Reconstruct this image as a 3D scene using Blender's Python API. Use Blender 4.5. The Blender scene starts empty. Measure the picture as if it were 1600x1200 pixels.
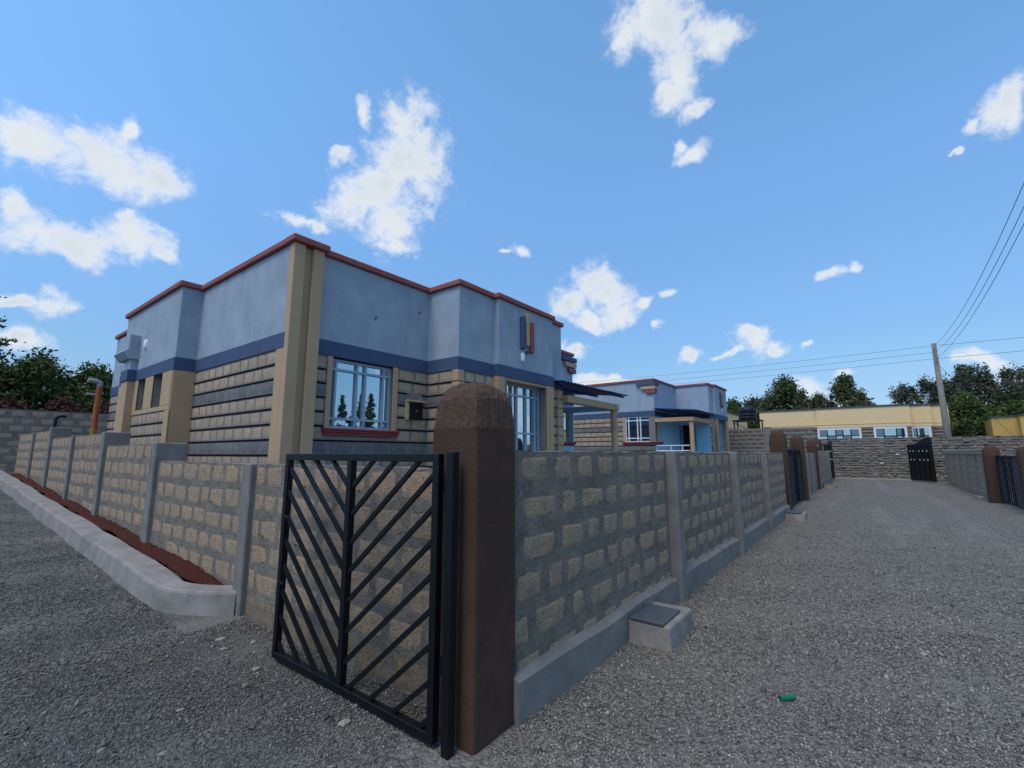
import bpy, math, random
import numpy as np
from mathutils import Vector, Matrix

# ------------------------------------------------------------------ camera, sky, sun, exposure
scene = bpy.context.scene
COL = scene.collection
R = math.radians
HEAD = R(37.5)                       # camera heading, from +X towards +Y
cam_d = bpy.data.cameras.new('camera'); cam = bpy.data.objects.new('camera', cam_d); COL.objects.link(cam)
cam.location = (0, 0, 1.6)
cam.rotation_euler = (R(90 + 8.61), 0, HEAD - R(90))
cam_d.sensor_width = 36; cam_d.lens = 16.2; cam_d.clip_start = .05; cam_d.clip_end = 3000
scene.camera = cam
scene.view_settings.view_transform = 'Standard'; scene.view_settings.look = 'None'
scene.view_settings.gamma = 1; scene.view_settings.use_curve_mapping = False
scene.view_settings.exposure = 0.8

SUN_EL, SUN_AZ = R(60), R(181)       # azimuth from +X, counter-clockwise
SUN_STRENGTH, SUN_ANGLE = 1.15, R(25)
SKY_STRENGTH = 0.15

world = bpy.data.worlds.new('World'); scene.world = world; world.use_nodes = True
wn, wl = world.node_tree.nodes, world.node_tree.links
wn.clear()
def W(t, **k):
    n = wn.new(t)
    for a, v in k.items(): setattr(n, a, v)
    return n
def wmath(op, a, b=None, c=None):
    n = W('ShaderNodeMath', operation=op)
    for i, v in enumerate((a, b, c)):
        if v is None: continue
        if isinstance(v, (int, float)): n.inputs[i].default_value = v
        else: wl.new(v, n.inputs[i])
    return n.outputs[0]
out = W('ShaderNodeOutputWorld'); bg = W('ShaderNodeBackground'); wl.new(bg.outputs[0], out.inputs[0])
sky = W('ShaderNodeTexSky', sky_type='NISHITA', sun_disc=False, sun_elevation=SUN_EL)
sky.sun_rotation = math.pi / 2 - R(170)
sky.altitude = 1500; sky.air_density = 1.0; sky.dust_density = 0.0; sky.ozone_density = 1.6
tc = W('ShaderNodeTexCoord'); DIR = tc.outputs['Generated']

# clouds: azimuth (from +X, ccw), elevation, half width, half height, roll (degrees)
CLOUDS = [
    (85.95, 25.83, 3.8, 2.5, 13.3), (81.67, 26.54, 4.17, 2.94, -4.9), (77.68, 26.31, 2.87, 2.23, -14.6), (79.37, 29.62, 1.3, 1.87, -13.9), (87.54, 25.87, 2.38, 1.67, 27.5),
    (87.11, 19.62, 1.46, 1.84, -7.9), (85.06, 18.74, 3.03, 2.04, -1.8), (82.09, 18.55, 3.37, 2.0, 1.3), (78.28, 20.24, 2.95, 2.13, -15.7), (75.77, 19.38, 1.55, 0.73, -7.7),
    (79.46, 21.96, 1.0, 0.92, -33.8), (85.54, 12.85, 1.37, 0.63, 6.7), (83.34, 12.69, 1.91, 1.19, 1.5), (84.77, 9.44, 1.45, 1.01, 24.1), (51.29, 36.86, 2.92, 3.27, 43.1),
    (52.73, 32.94, 4.73, 3.87, 35.3), (55.72, 29.27, 5.14, 3.58, 18.6), (53.23, 26.86, 3.36, 3.04, 7.3), (49.12, 35.25, 2.76, 4.18, 15.7), (56.89, 37.71, 0.74, 1.31, -1.8),
    (59.79, 32.8, 1.48, 0.81, 30.6), (51.95, 24.89, 2.27, 1.33, 6.2), (63.94, 25.56, 2.62, 0.78, 3.7), (61.46, 25.35, 1.27, 0.69, -10.5), (54.17, 29.82, 5.64, 4.36, 31.6),
    (50.48, 33.84, 3.36, 4.93, 16.4), (16.61, 44.29, 3.61, 3.06, -14.9), (21.12, 44.8, 2.12, 2.6, 15.1), (11.26, 43.12, 2.91, 2.09, -30.6), (15.73, 40.74, 2.52, 2.67, -5.7),
    (16.69, 38.71, 1.92, 1.62, -13.4), (13.72, 37.27, 1.49, 1.0, 20.9), (18.05, 46.5, 3.57, 2.14, -14.4), (14.45, 32.96, 2.08, 1.06, 7.0), (15.72, 34.12, 1.02, 0.72, -12.6),
    (27.2, 20.83, 3.05, 2.5, 21.5), (30.09, 18.7, 2.87, 2.15, -2.4), (25.66, 18.85, 3.48, 1.95, -3.9), (24.56, 16.5, 3.2, 1.81, 16.7), (28.13, 16.31, 2.41, 1.26, -22.6),
    (17.96, 18.78, 1.04, 0.66, 3.9), (18.9, 15.1, 0.57, 0.6, -5.0), (21.01, 18.12, 1.14, 0.6, 15.5), (36.49, 24.87, 1.68, 0.95, -19.7), (38.34, 25.01, 0.61, 0.44, 0.4),
    (29.82, 12.24, 1.87, 1.1, -6.7), (15.47, 11.69, 1.36, 0.66, 14.7), (9.41, 11.99, 2.16, 1.65, -6.3), (6.95, 11.43, 1.96, 0.8, -15.8), (11.75, 11.08, 1.66, 0.5, 0.2),
    (4.71, 11.23, 0.45, 0.4, -7.2), (9.53, 12.92, 0.87, 0.84, -6.8), (1.83, 17.89, 1.44, 0.58, 14.3), (0.53, 18.24, 0.61, 0.5, 23.8), (-12.0, 27.63, 1.5, 1.54, -1.4),
    (-13.19, 27.78, 1.19, 1.97, -16.9), (-10.14, 27.48, 0.76, 0.62, -0.4), (-8.88, 26.09, 0.38, 0.21, -12.2), (-8.84, 8.09, 2.31, 0.79, -4.1), (-10.6, 6.85, 1.1, 0.76, -7.6),
    (-7.2, 7.86, 1.25, 0.54, -7.7), (1.16, 7.99, 1.33, 0.52, -5.8), (6.47, 6.02, 3.62, 1.11, 19.2), (3.18, 4.49, 2.2, 1.24, -3.1), (26.37, 8.45, 4.7, 0.92, 3.4),
]
_rs = random.Random(5)
for i in range(12):                  # the same kind of fair weather clouds go on outside the frame
    az = _rs.uniform(98, 337); el = _rs.uniform(4, 60)
    s = _rs.uniform(5, 11)
    CLOUDS.append((az, el, s, s * _rs.uniform(.35, .6), _rs.uniform(-20, 20)))
warp = W('ShaderNodeTexNoise'); warp.inputs['Scale'].default_value = 14; warp.inputs['Detail'].default_value = 5
wl.new(DIR, warp.inputs['Vector'])
wsub = W('ShaderNodeVectorMath', operation='SUBTRACT'); wl.new(warp.outputs['Color'], wsub.inputs[0]); wsub.inputs[1].default_value = (.5, .5, .5)
wsc = W('ShaderNodeVectorMath', operation='SCALE'); wl.new(wsub.outputs[0], wsc.inputs[0]); wsc.inputs['Scale'].default_value = .085
wadd = W('ShaderNodeVectorMath', operation='ADD'); wl.new(DIR, wadd.inputs[0]); wl.new(wsc.outputs[0], wadd.inputs[1])
WD = wadd.outputs[0]
field = None
for az, el, hw, hh, roll in CLOUDS:
    az, el, roll = R(az), R(el), R(roll)
    c = Vector((math.cos(el) * math.cos(az), math.cos(el) * math.sin(az), math.sin(el)))
    east = Vector((math.sin(az), -math.cos(az), 0)); north = east.cross(c) * 1.0
    if north.z < 0: north = -north
    u = east * math.cos(roll) + north * math.sin(roll); v = c.cross(u)
    m = Matrix((u, v, c)).transposed()
    mp = W('ShaderNodeMapping', vector_type='TEXTURE')
    if field is None: wl.new(WD, mp.inputs['Vector'])
    else:                            # chained, so that the shader compiler takes the clouds one after the other
        ch = W('ShaderNodeVectorMath', operation='MULTIPLY_ADD'); wl.new(field, ch.inputs[0]); ch.inputs[1].default_value = (1e-7, 1e-7, 1e-7)
        wl.new(WD, ch.inputs[2]); wl.new(ch.outputs[0], mp.inputs['Vector'])
    mp.inputs['Location'].default_value = c; mp.inputs['Rotation'].default_value = m.to_euler()
    mp.inputs['Scale'].default_value = (math.tan(R(hw)), math.tan(R(hh)), .5)
    ln = W('ShaderNodeVectorMath', operation='LENGTH'); wl.new(mp.outputs[0], ln.inputs[0])
    d = wmath('SUBTRACT', 1.0, ln.outputs['Value'])
    field = d if field is None else wmath('SMOOTH_MAX', field, d, .2)
n1 = W('ShaderNodeTexNoise'); n1.inputs['Scale'].default_value = 20; n1.inputs['Detail'].default_value = 7; n1.inputs['Roughness'].default_value = .62
n1.inputs['Distortion'].default_value = .35
wl.new(DIR, n1.inputs['Vector'])
n2 = W('ShaderNodeTexNoise'); n2.inputs['Scale'].default_value = 60; n2.inputs['Detail'].default_value = 5; n2.inputs['Roughness'].default_value = .65
n2.inputs['Distortion'].default_value = .8
wl.new(DIR, n2.inputs['Vector'])
dn = wmath('ADD', wmath('ADD', field, .25), wmath('MULTIPLY', wmath('SUBTRACT', n1.outputs['Fac'], .5), 2.0))
dn = wmath('ADD', dn, wmath('MULTIPLY', wmath('SUBTRACT', n2.outputs['Fac'], .5), .9))
lim = W('ShaderNodeMapRange', interpolation_type='SMOOTHSTEP'); wl.new(field, lim.inputs[0])
lim.inputs[1].default_value = -.75; lim.inputs[2].default_value = .05
al = W('ShaderNodeMapRange', interpolation_type='SMOOTHSTEP'); wl.new(dn, al.inputs[0])
al.inputs[1].default_value = .0; al.inputs[2].default_value = 1.15
alpha = wmath('MULTIPLY', al.outputs[0], lim.outputs[0])
thick = W('ShaderNodeMapRange', interpolation_type='SMOOTHSTEP'); wl.new(dn, thick.inputs[0])
thick.inputs[1].default_value = .5; thick.inputs[2].default_value = 1.3
n3 = W('ShaderNodeTexNoise'); n3.inputs['Scale'].default_value = 13; n3.inputs['Detail'].default_value = 5
wl.new(DIR, n3.inputs['Vector'])
shade = wmath('MULTIPLY', thick.outputs[0], wmath('MULTIPLY', n3.outputs['Fac'], 1.5))
cc = W('ShaderNodeMix', data_type='RGBA'); wl.new(shade, cc.inputs[0])
CB = .60 / SKY_STRENGTH
cc.inputs[6].default_value = (.86 * CB, .88 * CB, .90 * CB, 1); cc.inputs[7].default_value = (.60 * CB, .68 * CB, .75 * CB, 1)
tint = W('ShaderNodeMix', data_type='RGBA', blend_type='MULTIPLY'); tint.inputs[0].default_value = 1
wl.new(sky.outputs[0], tint.inputs[6]); 
# the real sky over this dry plateau is flatter towards the horizon than the clear-air model
sz = W('ShaderNodeSeparateXYZ'); wl.new(DIR, sz.inputs[0])
ramp = W('ShaderNodeValToRGB'); wl.new(sz.outputs[2], ramp.inputs[0])
STOPS = ((0, .19, .24, .34), (.062, .30, .34, .42), (.094, .36, .41, .46), (.136, .42, .48, .505), (.178, .45, .555, .58), (.24, .52, .64, .69),
         (.319, .62, .78, .82), (.494, .80, 1.03, 1.08), (.624, .85, 1.14, 1.16), (1, .88, 1.18, 1.2))
while len(ramp.color_ramp.elements) < len(STOPS): ramp.color_ramp.elements.new(.5)
for e_, st in zip(ramp.color_ramp.elements, STOPS): e_.position = st[0]
for e_, st in zip(ramp.color_ramp.elements, STOPS): e_.color = (st[1] / 1.25, st[2] / 1.25, st[3] / 1.25, 1)
rs_ = W('ShaderNodeVectorMath', operation='SCALE'); wl.new(ramp.outputs[0], rs_.inputs[0]); rs_.inputs['Scale'].default_value = 1.25
wl.new(rs_.outputs[0], tint.inputs[7])
mx = W('ShaderNodeMix', data_type='RGBA'); wl.new(alpha, mx.inputs[0]); wl.new(tint.outputs[2], mx.inputs[6]); wl.new(cc.outputs[2], mx.inputs[7])
world.cycles.sampling_method = 'MANUAL'; world.cycles.sample_map_resolution = 256
wl.new(mx.outputs[2], bg.inputs[0]); bg.inputs[1].default_value = SKY_STRENGTH

sd = bpy.data.lights.new('sun', 'SUN'); so = bpy.data.objects.new('sun', sd); COL.objects.link(so)
sd.energy = SUN_STRENGTH; sd.angle = SUN_ANGLE; sd.color = (1, .89, .76)
sv = Vector((math.cos(SUN_EL) * math.cos(SUN_AZ), math.cos(SUN_EL) * math.sin(SUN_AZ), math.sin(SUN_EL)))
so.rotation_euler = sv.to_track_quat('Z', 'Y').to_euler(); so.location = (0, 0, 30)

# ------------------------------------------------------------------ materials
def mat(name, c1, c2=None, scale=6, rough=.85, bump=.0, bscale=60, detail=6, speck=None, speck_scale=90, speck_amt=.35,
        stain=None, stain_scale=1.3, stain_amt=.5, rnd=0.0, rnd_col=None, metallic=0, spec=.3, attr=None, bdist=.01, vstreak=False):
    m = bpy.data.materials.new(name); m.use_nodes = True
    n, l = m.node_tree.nodes, m.node_tree.links
    p = n['Principled BSDF']
    p.inputs['Roughness'].default_value = rough; p.inputs['Metallic'].default_value = metallic
    p.inputs['Specular IOR Level'].default_value = spec
    geo = n.new('ShaderNodeNewGeometry'); pos = geo.outputs['Position']
    def noise(s, d=detail, r=.55, stretch=None):
        t = n.new('ShaderNodeTexNoise'); t.inputs['Scale'].default_value = s; t.inputs['Detail'].default_value = d; t.inputs['Roughness'].default_value = r
        if stretch:
            mp = n.new('ShaderNodeMapping'); mp.inputs['Scale'].default_value = stretch
            l.new(pos, mp.inputs[0]); l.new(mp.outputs[0], t.inputs['Vector'])
        else: l.new(pos, t.inputs['Vector'])
        return t.outputs['Fac']
    def mr(v, a, b, lo=0, hi=1):
        t = n.new('ShaderNodeMapRange'); l.new(v, t.inputs[0])
        for i, x in enumerate((a, b, lo, hi)): t.inputs[i + 1].default_value = x
        return t.outputs[0]
    def mix(f, a, b, bt='MIX'):
        t = n.new('ShaderNodeMix'); t.data_type = 'RGBA'; t.blend_type = bt
        if isinstance(f, float): t.inputs[0].default_value = f
        else: l.new(f, t.inputs[0])
        for i, x in ((6, a), (7, b)):
            if isinstance(x, tuple): t.inputs[i].default_value = (*x, 1)
            else: l.new(x, t.inputs[i])
        return t.outputs[2]
    def mul(f, k):
        t = n.new('ShaderNodeMath'); t.operation = 'MULTIPLY'; l.new(f, t.inputs[0]); t.inputs[1].default_value = k; return t.outputs[0]
    col = c1
    if c2: col = mix(mr(noise(scale), .35, .65), c1, c2)
    if attr:
        a = n.new('ShaderNodeAttribute'); a.attribute_name = attr
        col = mix(a.outputs['Fac'], col if not isinstance(col, tuple) else col, rnd_col)
    elif rnd_col:
        oi = n.new('ShaderNodeObjectInfo')
        col = mix(mul(oi.outputs['Random'], rnd), col, rnd_col)
    if stain:
        col = mix(mul(mr(noise(stain_scale, 8, .65, (1, 1, .35) if vstreak else None), .48, .72), stain_amt), col, stain)
    if speck:
        col = mix(mul(mr(noise(speck_scale, 3, .6), .56, .68), speck_amt), col, speck)
    if isinstance(col, tuple): p.inputs['Base Color'].default_value = (*col, 1)
    else: l.new(col, p.inputs['Base Color'])
    if bump:
        b = n.new('ShaderNodeBump'); b.inputs['Strength'].default_value = bump; b.inputs['Distance'].default_value = bdist
        l.new(noise(bscale, 6, .65), b.inputs['Height']); l.new(b.outputs[0], p.inputs['Normal'])
    return m

M = {}
M['ground'] = None
M['mortar'] = mat('mortar', (.195, .165, .128), (.285, .245, .195), 7, .92, 1.0, 38, speck=(.36, .33, .29), speck_scale=28, speck_amt=.45,
                  stain=(.115, .10, .085), stain_scale=2.6, stain_amt=.75, bdist=.035)
M['fence_stone'] = mat('fence_stone', (.45, .31, .195), (.565, .405, .265), 16, .95, 1.0, 60, speck=(.09, .07, .045), speck_scale=55, speck_amt=.75,
                       rnd=.6, rnd_col=(.42, .31, .215), bdist=.03, stain=(.27, .22, .17), stain_scale=9, stain_amt=.75)
M['low_stone'] = mat('low_stone', (.22, .15, .09), (.32, .24, .15), 14, .95, 1.0, 60, speck=(.06, .045, .03), speck_scale=60, speck_amt=.6, bdist=.02)
M['house_mortar'] = mat('house_mortar', (.19, .168, .145), (.26, .232, .20), 9, .92, .8, 60)
M['house_stone'] = mat('house_stone', (.44, .315, .20), (.57, .425, .28), 9, .92, .8, 50, speck=(.16, .12, .075), speck_scale=42, speck_amt=.55,
                       rnd=.8, rnd_col=(.37, .28, .195), stain=(.27, .225, .175), stain_scale=7, stain_amt=.55)
M['grey_stone'] = mat('grey_stone', (.145, .138, .128), (.235, .222, .205), 12, .92, .9, 40, speck=(.30, .30, .29), speck_scale=25, speck_amt=.4, rnd=.6, rnd_col=(.10, .11, .12))
M['joint'] = mat('joint_black', (.006, .006, .007), rough=.9, spec=.1)
M['cream'] = mat('cream_plaster', (.47, .315, .18), (.50, .345, .20), 3, .85, .3, 120, stain=(.41, .27, .155), stain_scale=1.5, stain_amt=.4)
M['grey_render'] = mat('grey_render', (.305, .375, .435), (.37, .437, .492), 2.5, .9, .9, 75, detail=9, speck=(.23, .27, .33), speck_scale=30, speck_amt=.35,
                       stain=(.235, .275, .335), stain_scale=2.3, stain_amt=.55, vstreak=True)
M['band'] = mat('slate_blue_band', (.055, .085, .155), (.065, .10, .175), 3, .75, .3, 90)
M['coping'] = mat('coping_red', (.30, .085, .07), (.34, .11, .09), 5, .8, .4, 60)
M['sill'] = mat('sill_red', (.27, .055, .05), (.31, .07, .06), 5, .75, .3, 60)
M['brown'] = mat('brown_render', (.067, .035, .0225), (.086, .047, .0305), 6, .9, .4, 40, stain=(.046, .026, .018), stain_scale=3, stain_amt=.7, bdist=.02)
M['brown_rough'] = mat('brown_rough', (.085, .047, .030), (.118, .068, .046), 22, .95, .7, 38, bdist=.025, speck=(.04, .025, .018), speck_scale=45, speck_amt=.5)
M['black_metal'] = mat('black_metal', (.003, .0042, .0055), (.0045, .006, .008), 20, .45, .1, 200, spec=.3)
M['navy_metal'] = mat('navy_metal', (.006, .010, .016), (.009, .013, .02), 20, .6, .1, 200, spec=.25)
M['white_frame'] = mat('white_frame', (.74, .76, .78), rough=.45)
M['grey_frame'] = mat('blue_grey_frame', (.33, .42, .50), rough=.45)
M['white'] = mat('white_lamp', (.82, .80, .86), rough=.4)
M['concrete'] = mat('concrete', (.255, .23, .20), (.335, .305, .27), 4, .92, .7, 55, speck=(.5, .49, .47), speck_scale=60, speck_amt=.25,
                    stain=(.17, .148, .122), stain_scale=3.2, stain_amt=.8)
M['post'] = mat('post_concrete', (.19, .175, .157), (.245, .225, .203), 6, .9, .6, 70, stain=(.145, .13, .112), stain_scale=2, stain_amt=.5)
M['lid'] = mat('steel_lid', (.085, .105, .12), (.12, .14, .155), 10, .5, .15, 100, metallic=.3)
M['soil'] = mat('red_soil', (.085, .020, .010), (.135, .034, .017), 25, .98, 1.0, 70, bdist=.05)
M['light_blue'] = mat('light_blue_paint', (.33, .60, .76), (.36, .63, .78), 3, .8, .15, 120)
M['door_blue'] = mat('door_blue', (.17, .31, .46), rough=.5)
M['roof_blue'] = mat('roof_sheet_blue', (.03, .095, .30), (.04, .12, .35), 8, .4)
M['batten'] = mat('batten_red', (.10, .035, .045), rough=.7)
M['orange'] = mat('orange_pipe', (.42, .105, .035), (.36, .09, .03), 8, .5)
M['ochre'] = mat('ochre_pipe', (.36, .19, .03), rough=.5)
M['grey_pipe'] = mat('grey_pipe', (.3, .31, .32), rough=.5)
M['yellow'] = mat('yellow_render', (.80, .58, .30), (.84, .62, .325), 2, .9, .4, 60)
M['ochre_wall'] = mat('ochre_render', (.62, .38, .10), (.66, .41, .115), 2, .9, .4, 60)
M['dark_coping'] = mat('dark_coping', (.07, .085, .09), rough=.8)
M['brown_stone'] = mat('brown_stone', (.20, .14, .095), (.30, .225, .16), 3, .95, .8, 20, rnd=.6, rnd_col=(.16, .12, .09))
M['rubble'] = mat('rubble_stone', (.135, .118, .098), (.20, .175, .145), 2.5, .95, 1, 18, rnd_col=(.26, .215, .16), attr='tint')
M['pale_stone'] = mat('pale_stone', (.55, .53, .49), rough=.9)
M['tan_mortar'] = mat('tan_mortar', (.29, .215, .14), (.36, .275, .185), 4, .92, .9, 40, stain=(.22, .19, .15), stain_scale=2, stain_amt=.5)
M['rubble_mortar'] = mat('rubble_mortar', (.17, .152, .13), (.23, .205, .175), 3, .95, .8, 20)
M['tank'] = mat('tank_black', (.012, .013, .016), rough=.45)
M['wood'] = mat('pole_wood', (.24, .21, .17), (.31, .275, .225), 9, .9, .6, 40, stain=(.13, .11, .09), stain_scale=4)
M['wire'] = mat('wire', (.05, .06, .075), rough=.6)
M['bark'] = mat('bark', (.07, .05, .035), (.12, .09, .065), 8, .95, .8, 30)
def leaf(name, a, b): return mat(name, a, None, rough=.75, spec=.25, attr='tint', rnd_col=b)
M['leaf_dark'] = leaf('leaf_dark', (.027, .040, .015), (.12, .14, .05))
M['leaf_hedge'] = leaf('leaf_hedge', (.027, .048, .011), (.115, .155, .034))
M['leaf_bush'] = leaf('leaf_bush', (.032, .06, .013), (.13, .17, .036))
M['leaf_grey'] = leaf('leaf_grey', (.042, .050, .030), (.165, .175, .10))
M['leaf_red'] = leaf('leaf_red', (.06, .025, .018), (.16, .07, .045))
M['green_plastic'] = mat('green_plastic', (.015, .16, .075), rough=.35)
M['dry_leaf'] = mat('dry_leaf', (.36, .27, .17), (.26, .18, .11), 60, .9)
M['pebble'] = mat('pebble', (.40, .345, .265), (.33, .285, .225), 40, .9, .5, 120, rnd=.7, rnd_col=(.30, .25, .2))
M['feather'] = mat('black_feather', (.01, .01, .012), rough=.7)
M['twig'] = mat('twig', (.34, .30, .20), rough=.9)
def glass_mat(name, refl, base, tintc=(.75, .88, 1)):
    m = bpy.data.materials.new(name); m.use_nodes = True; n, l = m.node_tree.nodes, m.node_tree.links
    n.remove(n['Principled BSDF'])
    g = n.new('ShaderNodeBsdfGlossy'); g.inputs['Roughness'].default_value = .015; g.inputs['Color'].default_value = (*tintc, 1)
    d = n.new('ShaderNodeBsdfDiffuse'); d.inputs['Color'].default_value = (*base, 1)
    x = n.new('ShaderNodeMixShader'); x.inputs[0].default_value = refl
    geo = n.new('ShaderNodeNewGeometry'); nz = n.new('ShaderNodeTexNoise'); nz.inputs['Scale'].default_value = 2.2
    b = n.new('ShaderNodeBump'); b.inputs['Strength'].default_value = .02; b.inputs['Distance'].default_value = .02
    l.new(geo.outputs['Position'], nz.inputs['Vector']); l.new(nz.outputs['Fac'], b.inputs['Height']); l.new(b.outputs[0], g.inputs['Normal'])
    l.new(d.outputs[0], x.inputs[1]); l.new(g.outputs[0], x.inputs[2]); l.new(x.outputs[0], n['Material Output'].inputs[0])
    return m
M['glass'] = glass_mat('reflective_glass', .62, (.02, .03, .04), (.72, .92, 1))
M['glass_dark'] = glass_mat('dark_glass', .25, (.012, .018, .03), (.7, .85, 1))

def ground_material():
    m = bpy.data.materials.new('gravel_ground'); m.use_nodes = True; n, l = m.node_tree.nodes, m.node_tree.links
    p = n['Principled BSDF']; p.inputs['Roughness'].default_value = .95; p.inputs['Specular IOR Level'].default_value = .2
    geo = n.new('ShaderNodeNewGeometry'); pos = geo.outputs['Position']
    def noise(s, d=4, r=.6):
        t = n.new('ShaderNodeTexNoise'); t.inputs['Scale'].default_value = s; t.inputs['Detail'].default_value = d; t.inputs['Roughness'].default_value = r; l.new(pos, t.inputs['Vector']); return t.outputs['Fac']
    def mr(v, a, b, lo=0, hi=1, it='LINEAR'):
        t = n.new('ShaderNodeMapRange'); t.interpolation_type = it; l.new(v, t.inputs[0])
        for i, x in enumerate((a, b, lo, hi)): t.inputs[i + 1].default_value = x
        return t.outputs[0]
    def mix(f, a, b, bt='MIX'):
        t = n.new('ShaderNodeMix'); t.data_type = 'RGBA'; t.blend_type = bt
        if isinstance(f, float): t.inputs[0].default_value = f
        else: l.new(f, t.inputs[0])
        for i, x in ((6, a), (7, b)):
            if isinstance(x, tuple): t.inputs[i].default_value = (*x, 1)
            else: l.new(x, t.inputs[i])
        return t.outputs[2]
    vor = n.new('ShaderNodeTexVoronoi'); vor.inputs['Scale'].default_value = 52; l.new(pos, vor.inputs['Vector'])
    sep = n.new('ShaderNodeSeparateColor'); l.new(vor.outputs['Color'], sep.inputs[0])
    sx = n.new('ShaderNodeSeparateXYZ'); l.new(pos, sx.inputs[0])
    cell = sep.outputs[0]
    lane = mix(mr(cell, 0, 1), (.082, .073, .061), (.28, .25, .21))
    road = mix(mr(cell, 0, 1), (.045, .043, .04), (.165, .157, .146))
    f0 = n.new('ShaderNodeMath'); f0.operation = 'MULTIPLY_ADD'; l.new(sx.outputs['X'], f0.inputs[0]); f0.inputs[1].default_value = -.9; l.new(sx.outputs['Y'], f0.inputs[2])
    f = n.new('ShaderNodeMath'); f.operation = 'ADD'; l.new(f0.outputs[0], f.inputs[0])
    nn = n.new('ShaderNodeMath'); nn.operation = 'MULTIPLY'; l.new(noise(.8), nn.inputs[0]); nn.inputs[1].default_value = 1.6; l.new(nn.outputs[0], f.inputs[1])
    col = mix(mr(f.outputs[0], .2, 2.4, 0, 1, 'SMOOTHSTEP'), lane, road)
    mpt = n.new('ShaderNodeMapping'); mpt.inputs['Scale'].default_value = (.10, 1.5, 1); l.new(pos, mpt.inputs[0])
    trk = n.new('ShaderNodeTexNoise'); trk.inputs['Scale'].default_value = 1; trk.inputs['Detail'].default_value = 4; l.new(mpt.outputs[0], trk.inputs['Vector'])
    col = mix(mr(trk.outputs['Fac'], .5, .66, 0, .6), col, (.25, .225, .19))
    dust = mix(mr(noise(.55, 5), .42, .68, 0, .55), col, (.215, .187, .152))
    dark = mix(mr(noise(2.3, 5), .5, .75, 0, .5), dust, (.10, .10, .10))
    l.new(dark, p.inputs['Base Color'])
    b = n.new('ShaderNodeBump'); b.inputs['Strength'].default_value = 1; b.inputs['Distance'].default_value = .012; b.invert = True
    l.new(vor.outputs['Distance'], b.inputs['Height'])
    b2 = n.new('ShaderNodeBump'); b2.inputs['Strength'].default_value = .6; b2.inputs['Distance'].default_value = .05
    l.new(noise(9, 6), b2.inputs['Height']); l.new(b.outputs[0], b2.inputs['Normal']); l.new(b2.outputs[0], p.inputs['Normal'])
    return m
M['ground'] = ground_material()
def chip_material():
    m = mat('gravel_chip', (.066, .060, .051), None, rough=.95, attr='tint', rnd_col=(.53, .475, .395), spec=.15)
    return m
M['chip'] = chip_material()

# ------------------------------------------------------------------ builders
def link(o, parent=None):
    COL.objects.link(o)
    if parent is not None:
        o.parent = parent
        o.matrix_parent_inverse = Matrix.Translation(-Vector(parent.get('_base', (0, 0, 0))))
    return o
def tag(o, label=None, cat=None, group=None, kind=None):
    if label: o['label'] = label
    if cat: o['category'] = cat
    if group: o['group'] = group
    if kind: o['kind'] = kind
    return o
def thing(name, label, cat, loc=(0, 0, 0), group=None):
    o = bpy.data.objects.new(name, None); o.empty_display_size = .3
    o.location = loc; o['_base'] = list(loc); COL.objects.link(o)
    return tag(o, label, cat, group)
class Frame:                              # a along the wall, b outwards, z up
    def __init__(s, p0, p1):
        s.p = Vector((p0[0], p0[1], 0)); d = Vector((p1[0] - p0[0], p1[1] - p0[1], 0)); s.L = d.length; s.u = d / s.L
        s.n = Vector((s.u.y, -s.u.x, 0)); s.ang = math.atan2(s.u.y, s.u.x)
    def P(s, a, b, z): v = s.p + s.u * a + s.n * b; return (v.x, v.y, z)
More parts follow.
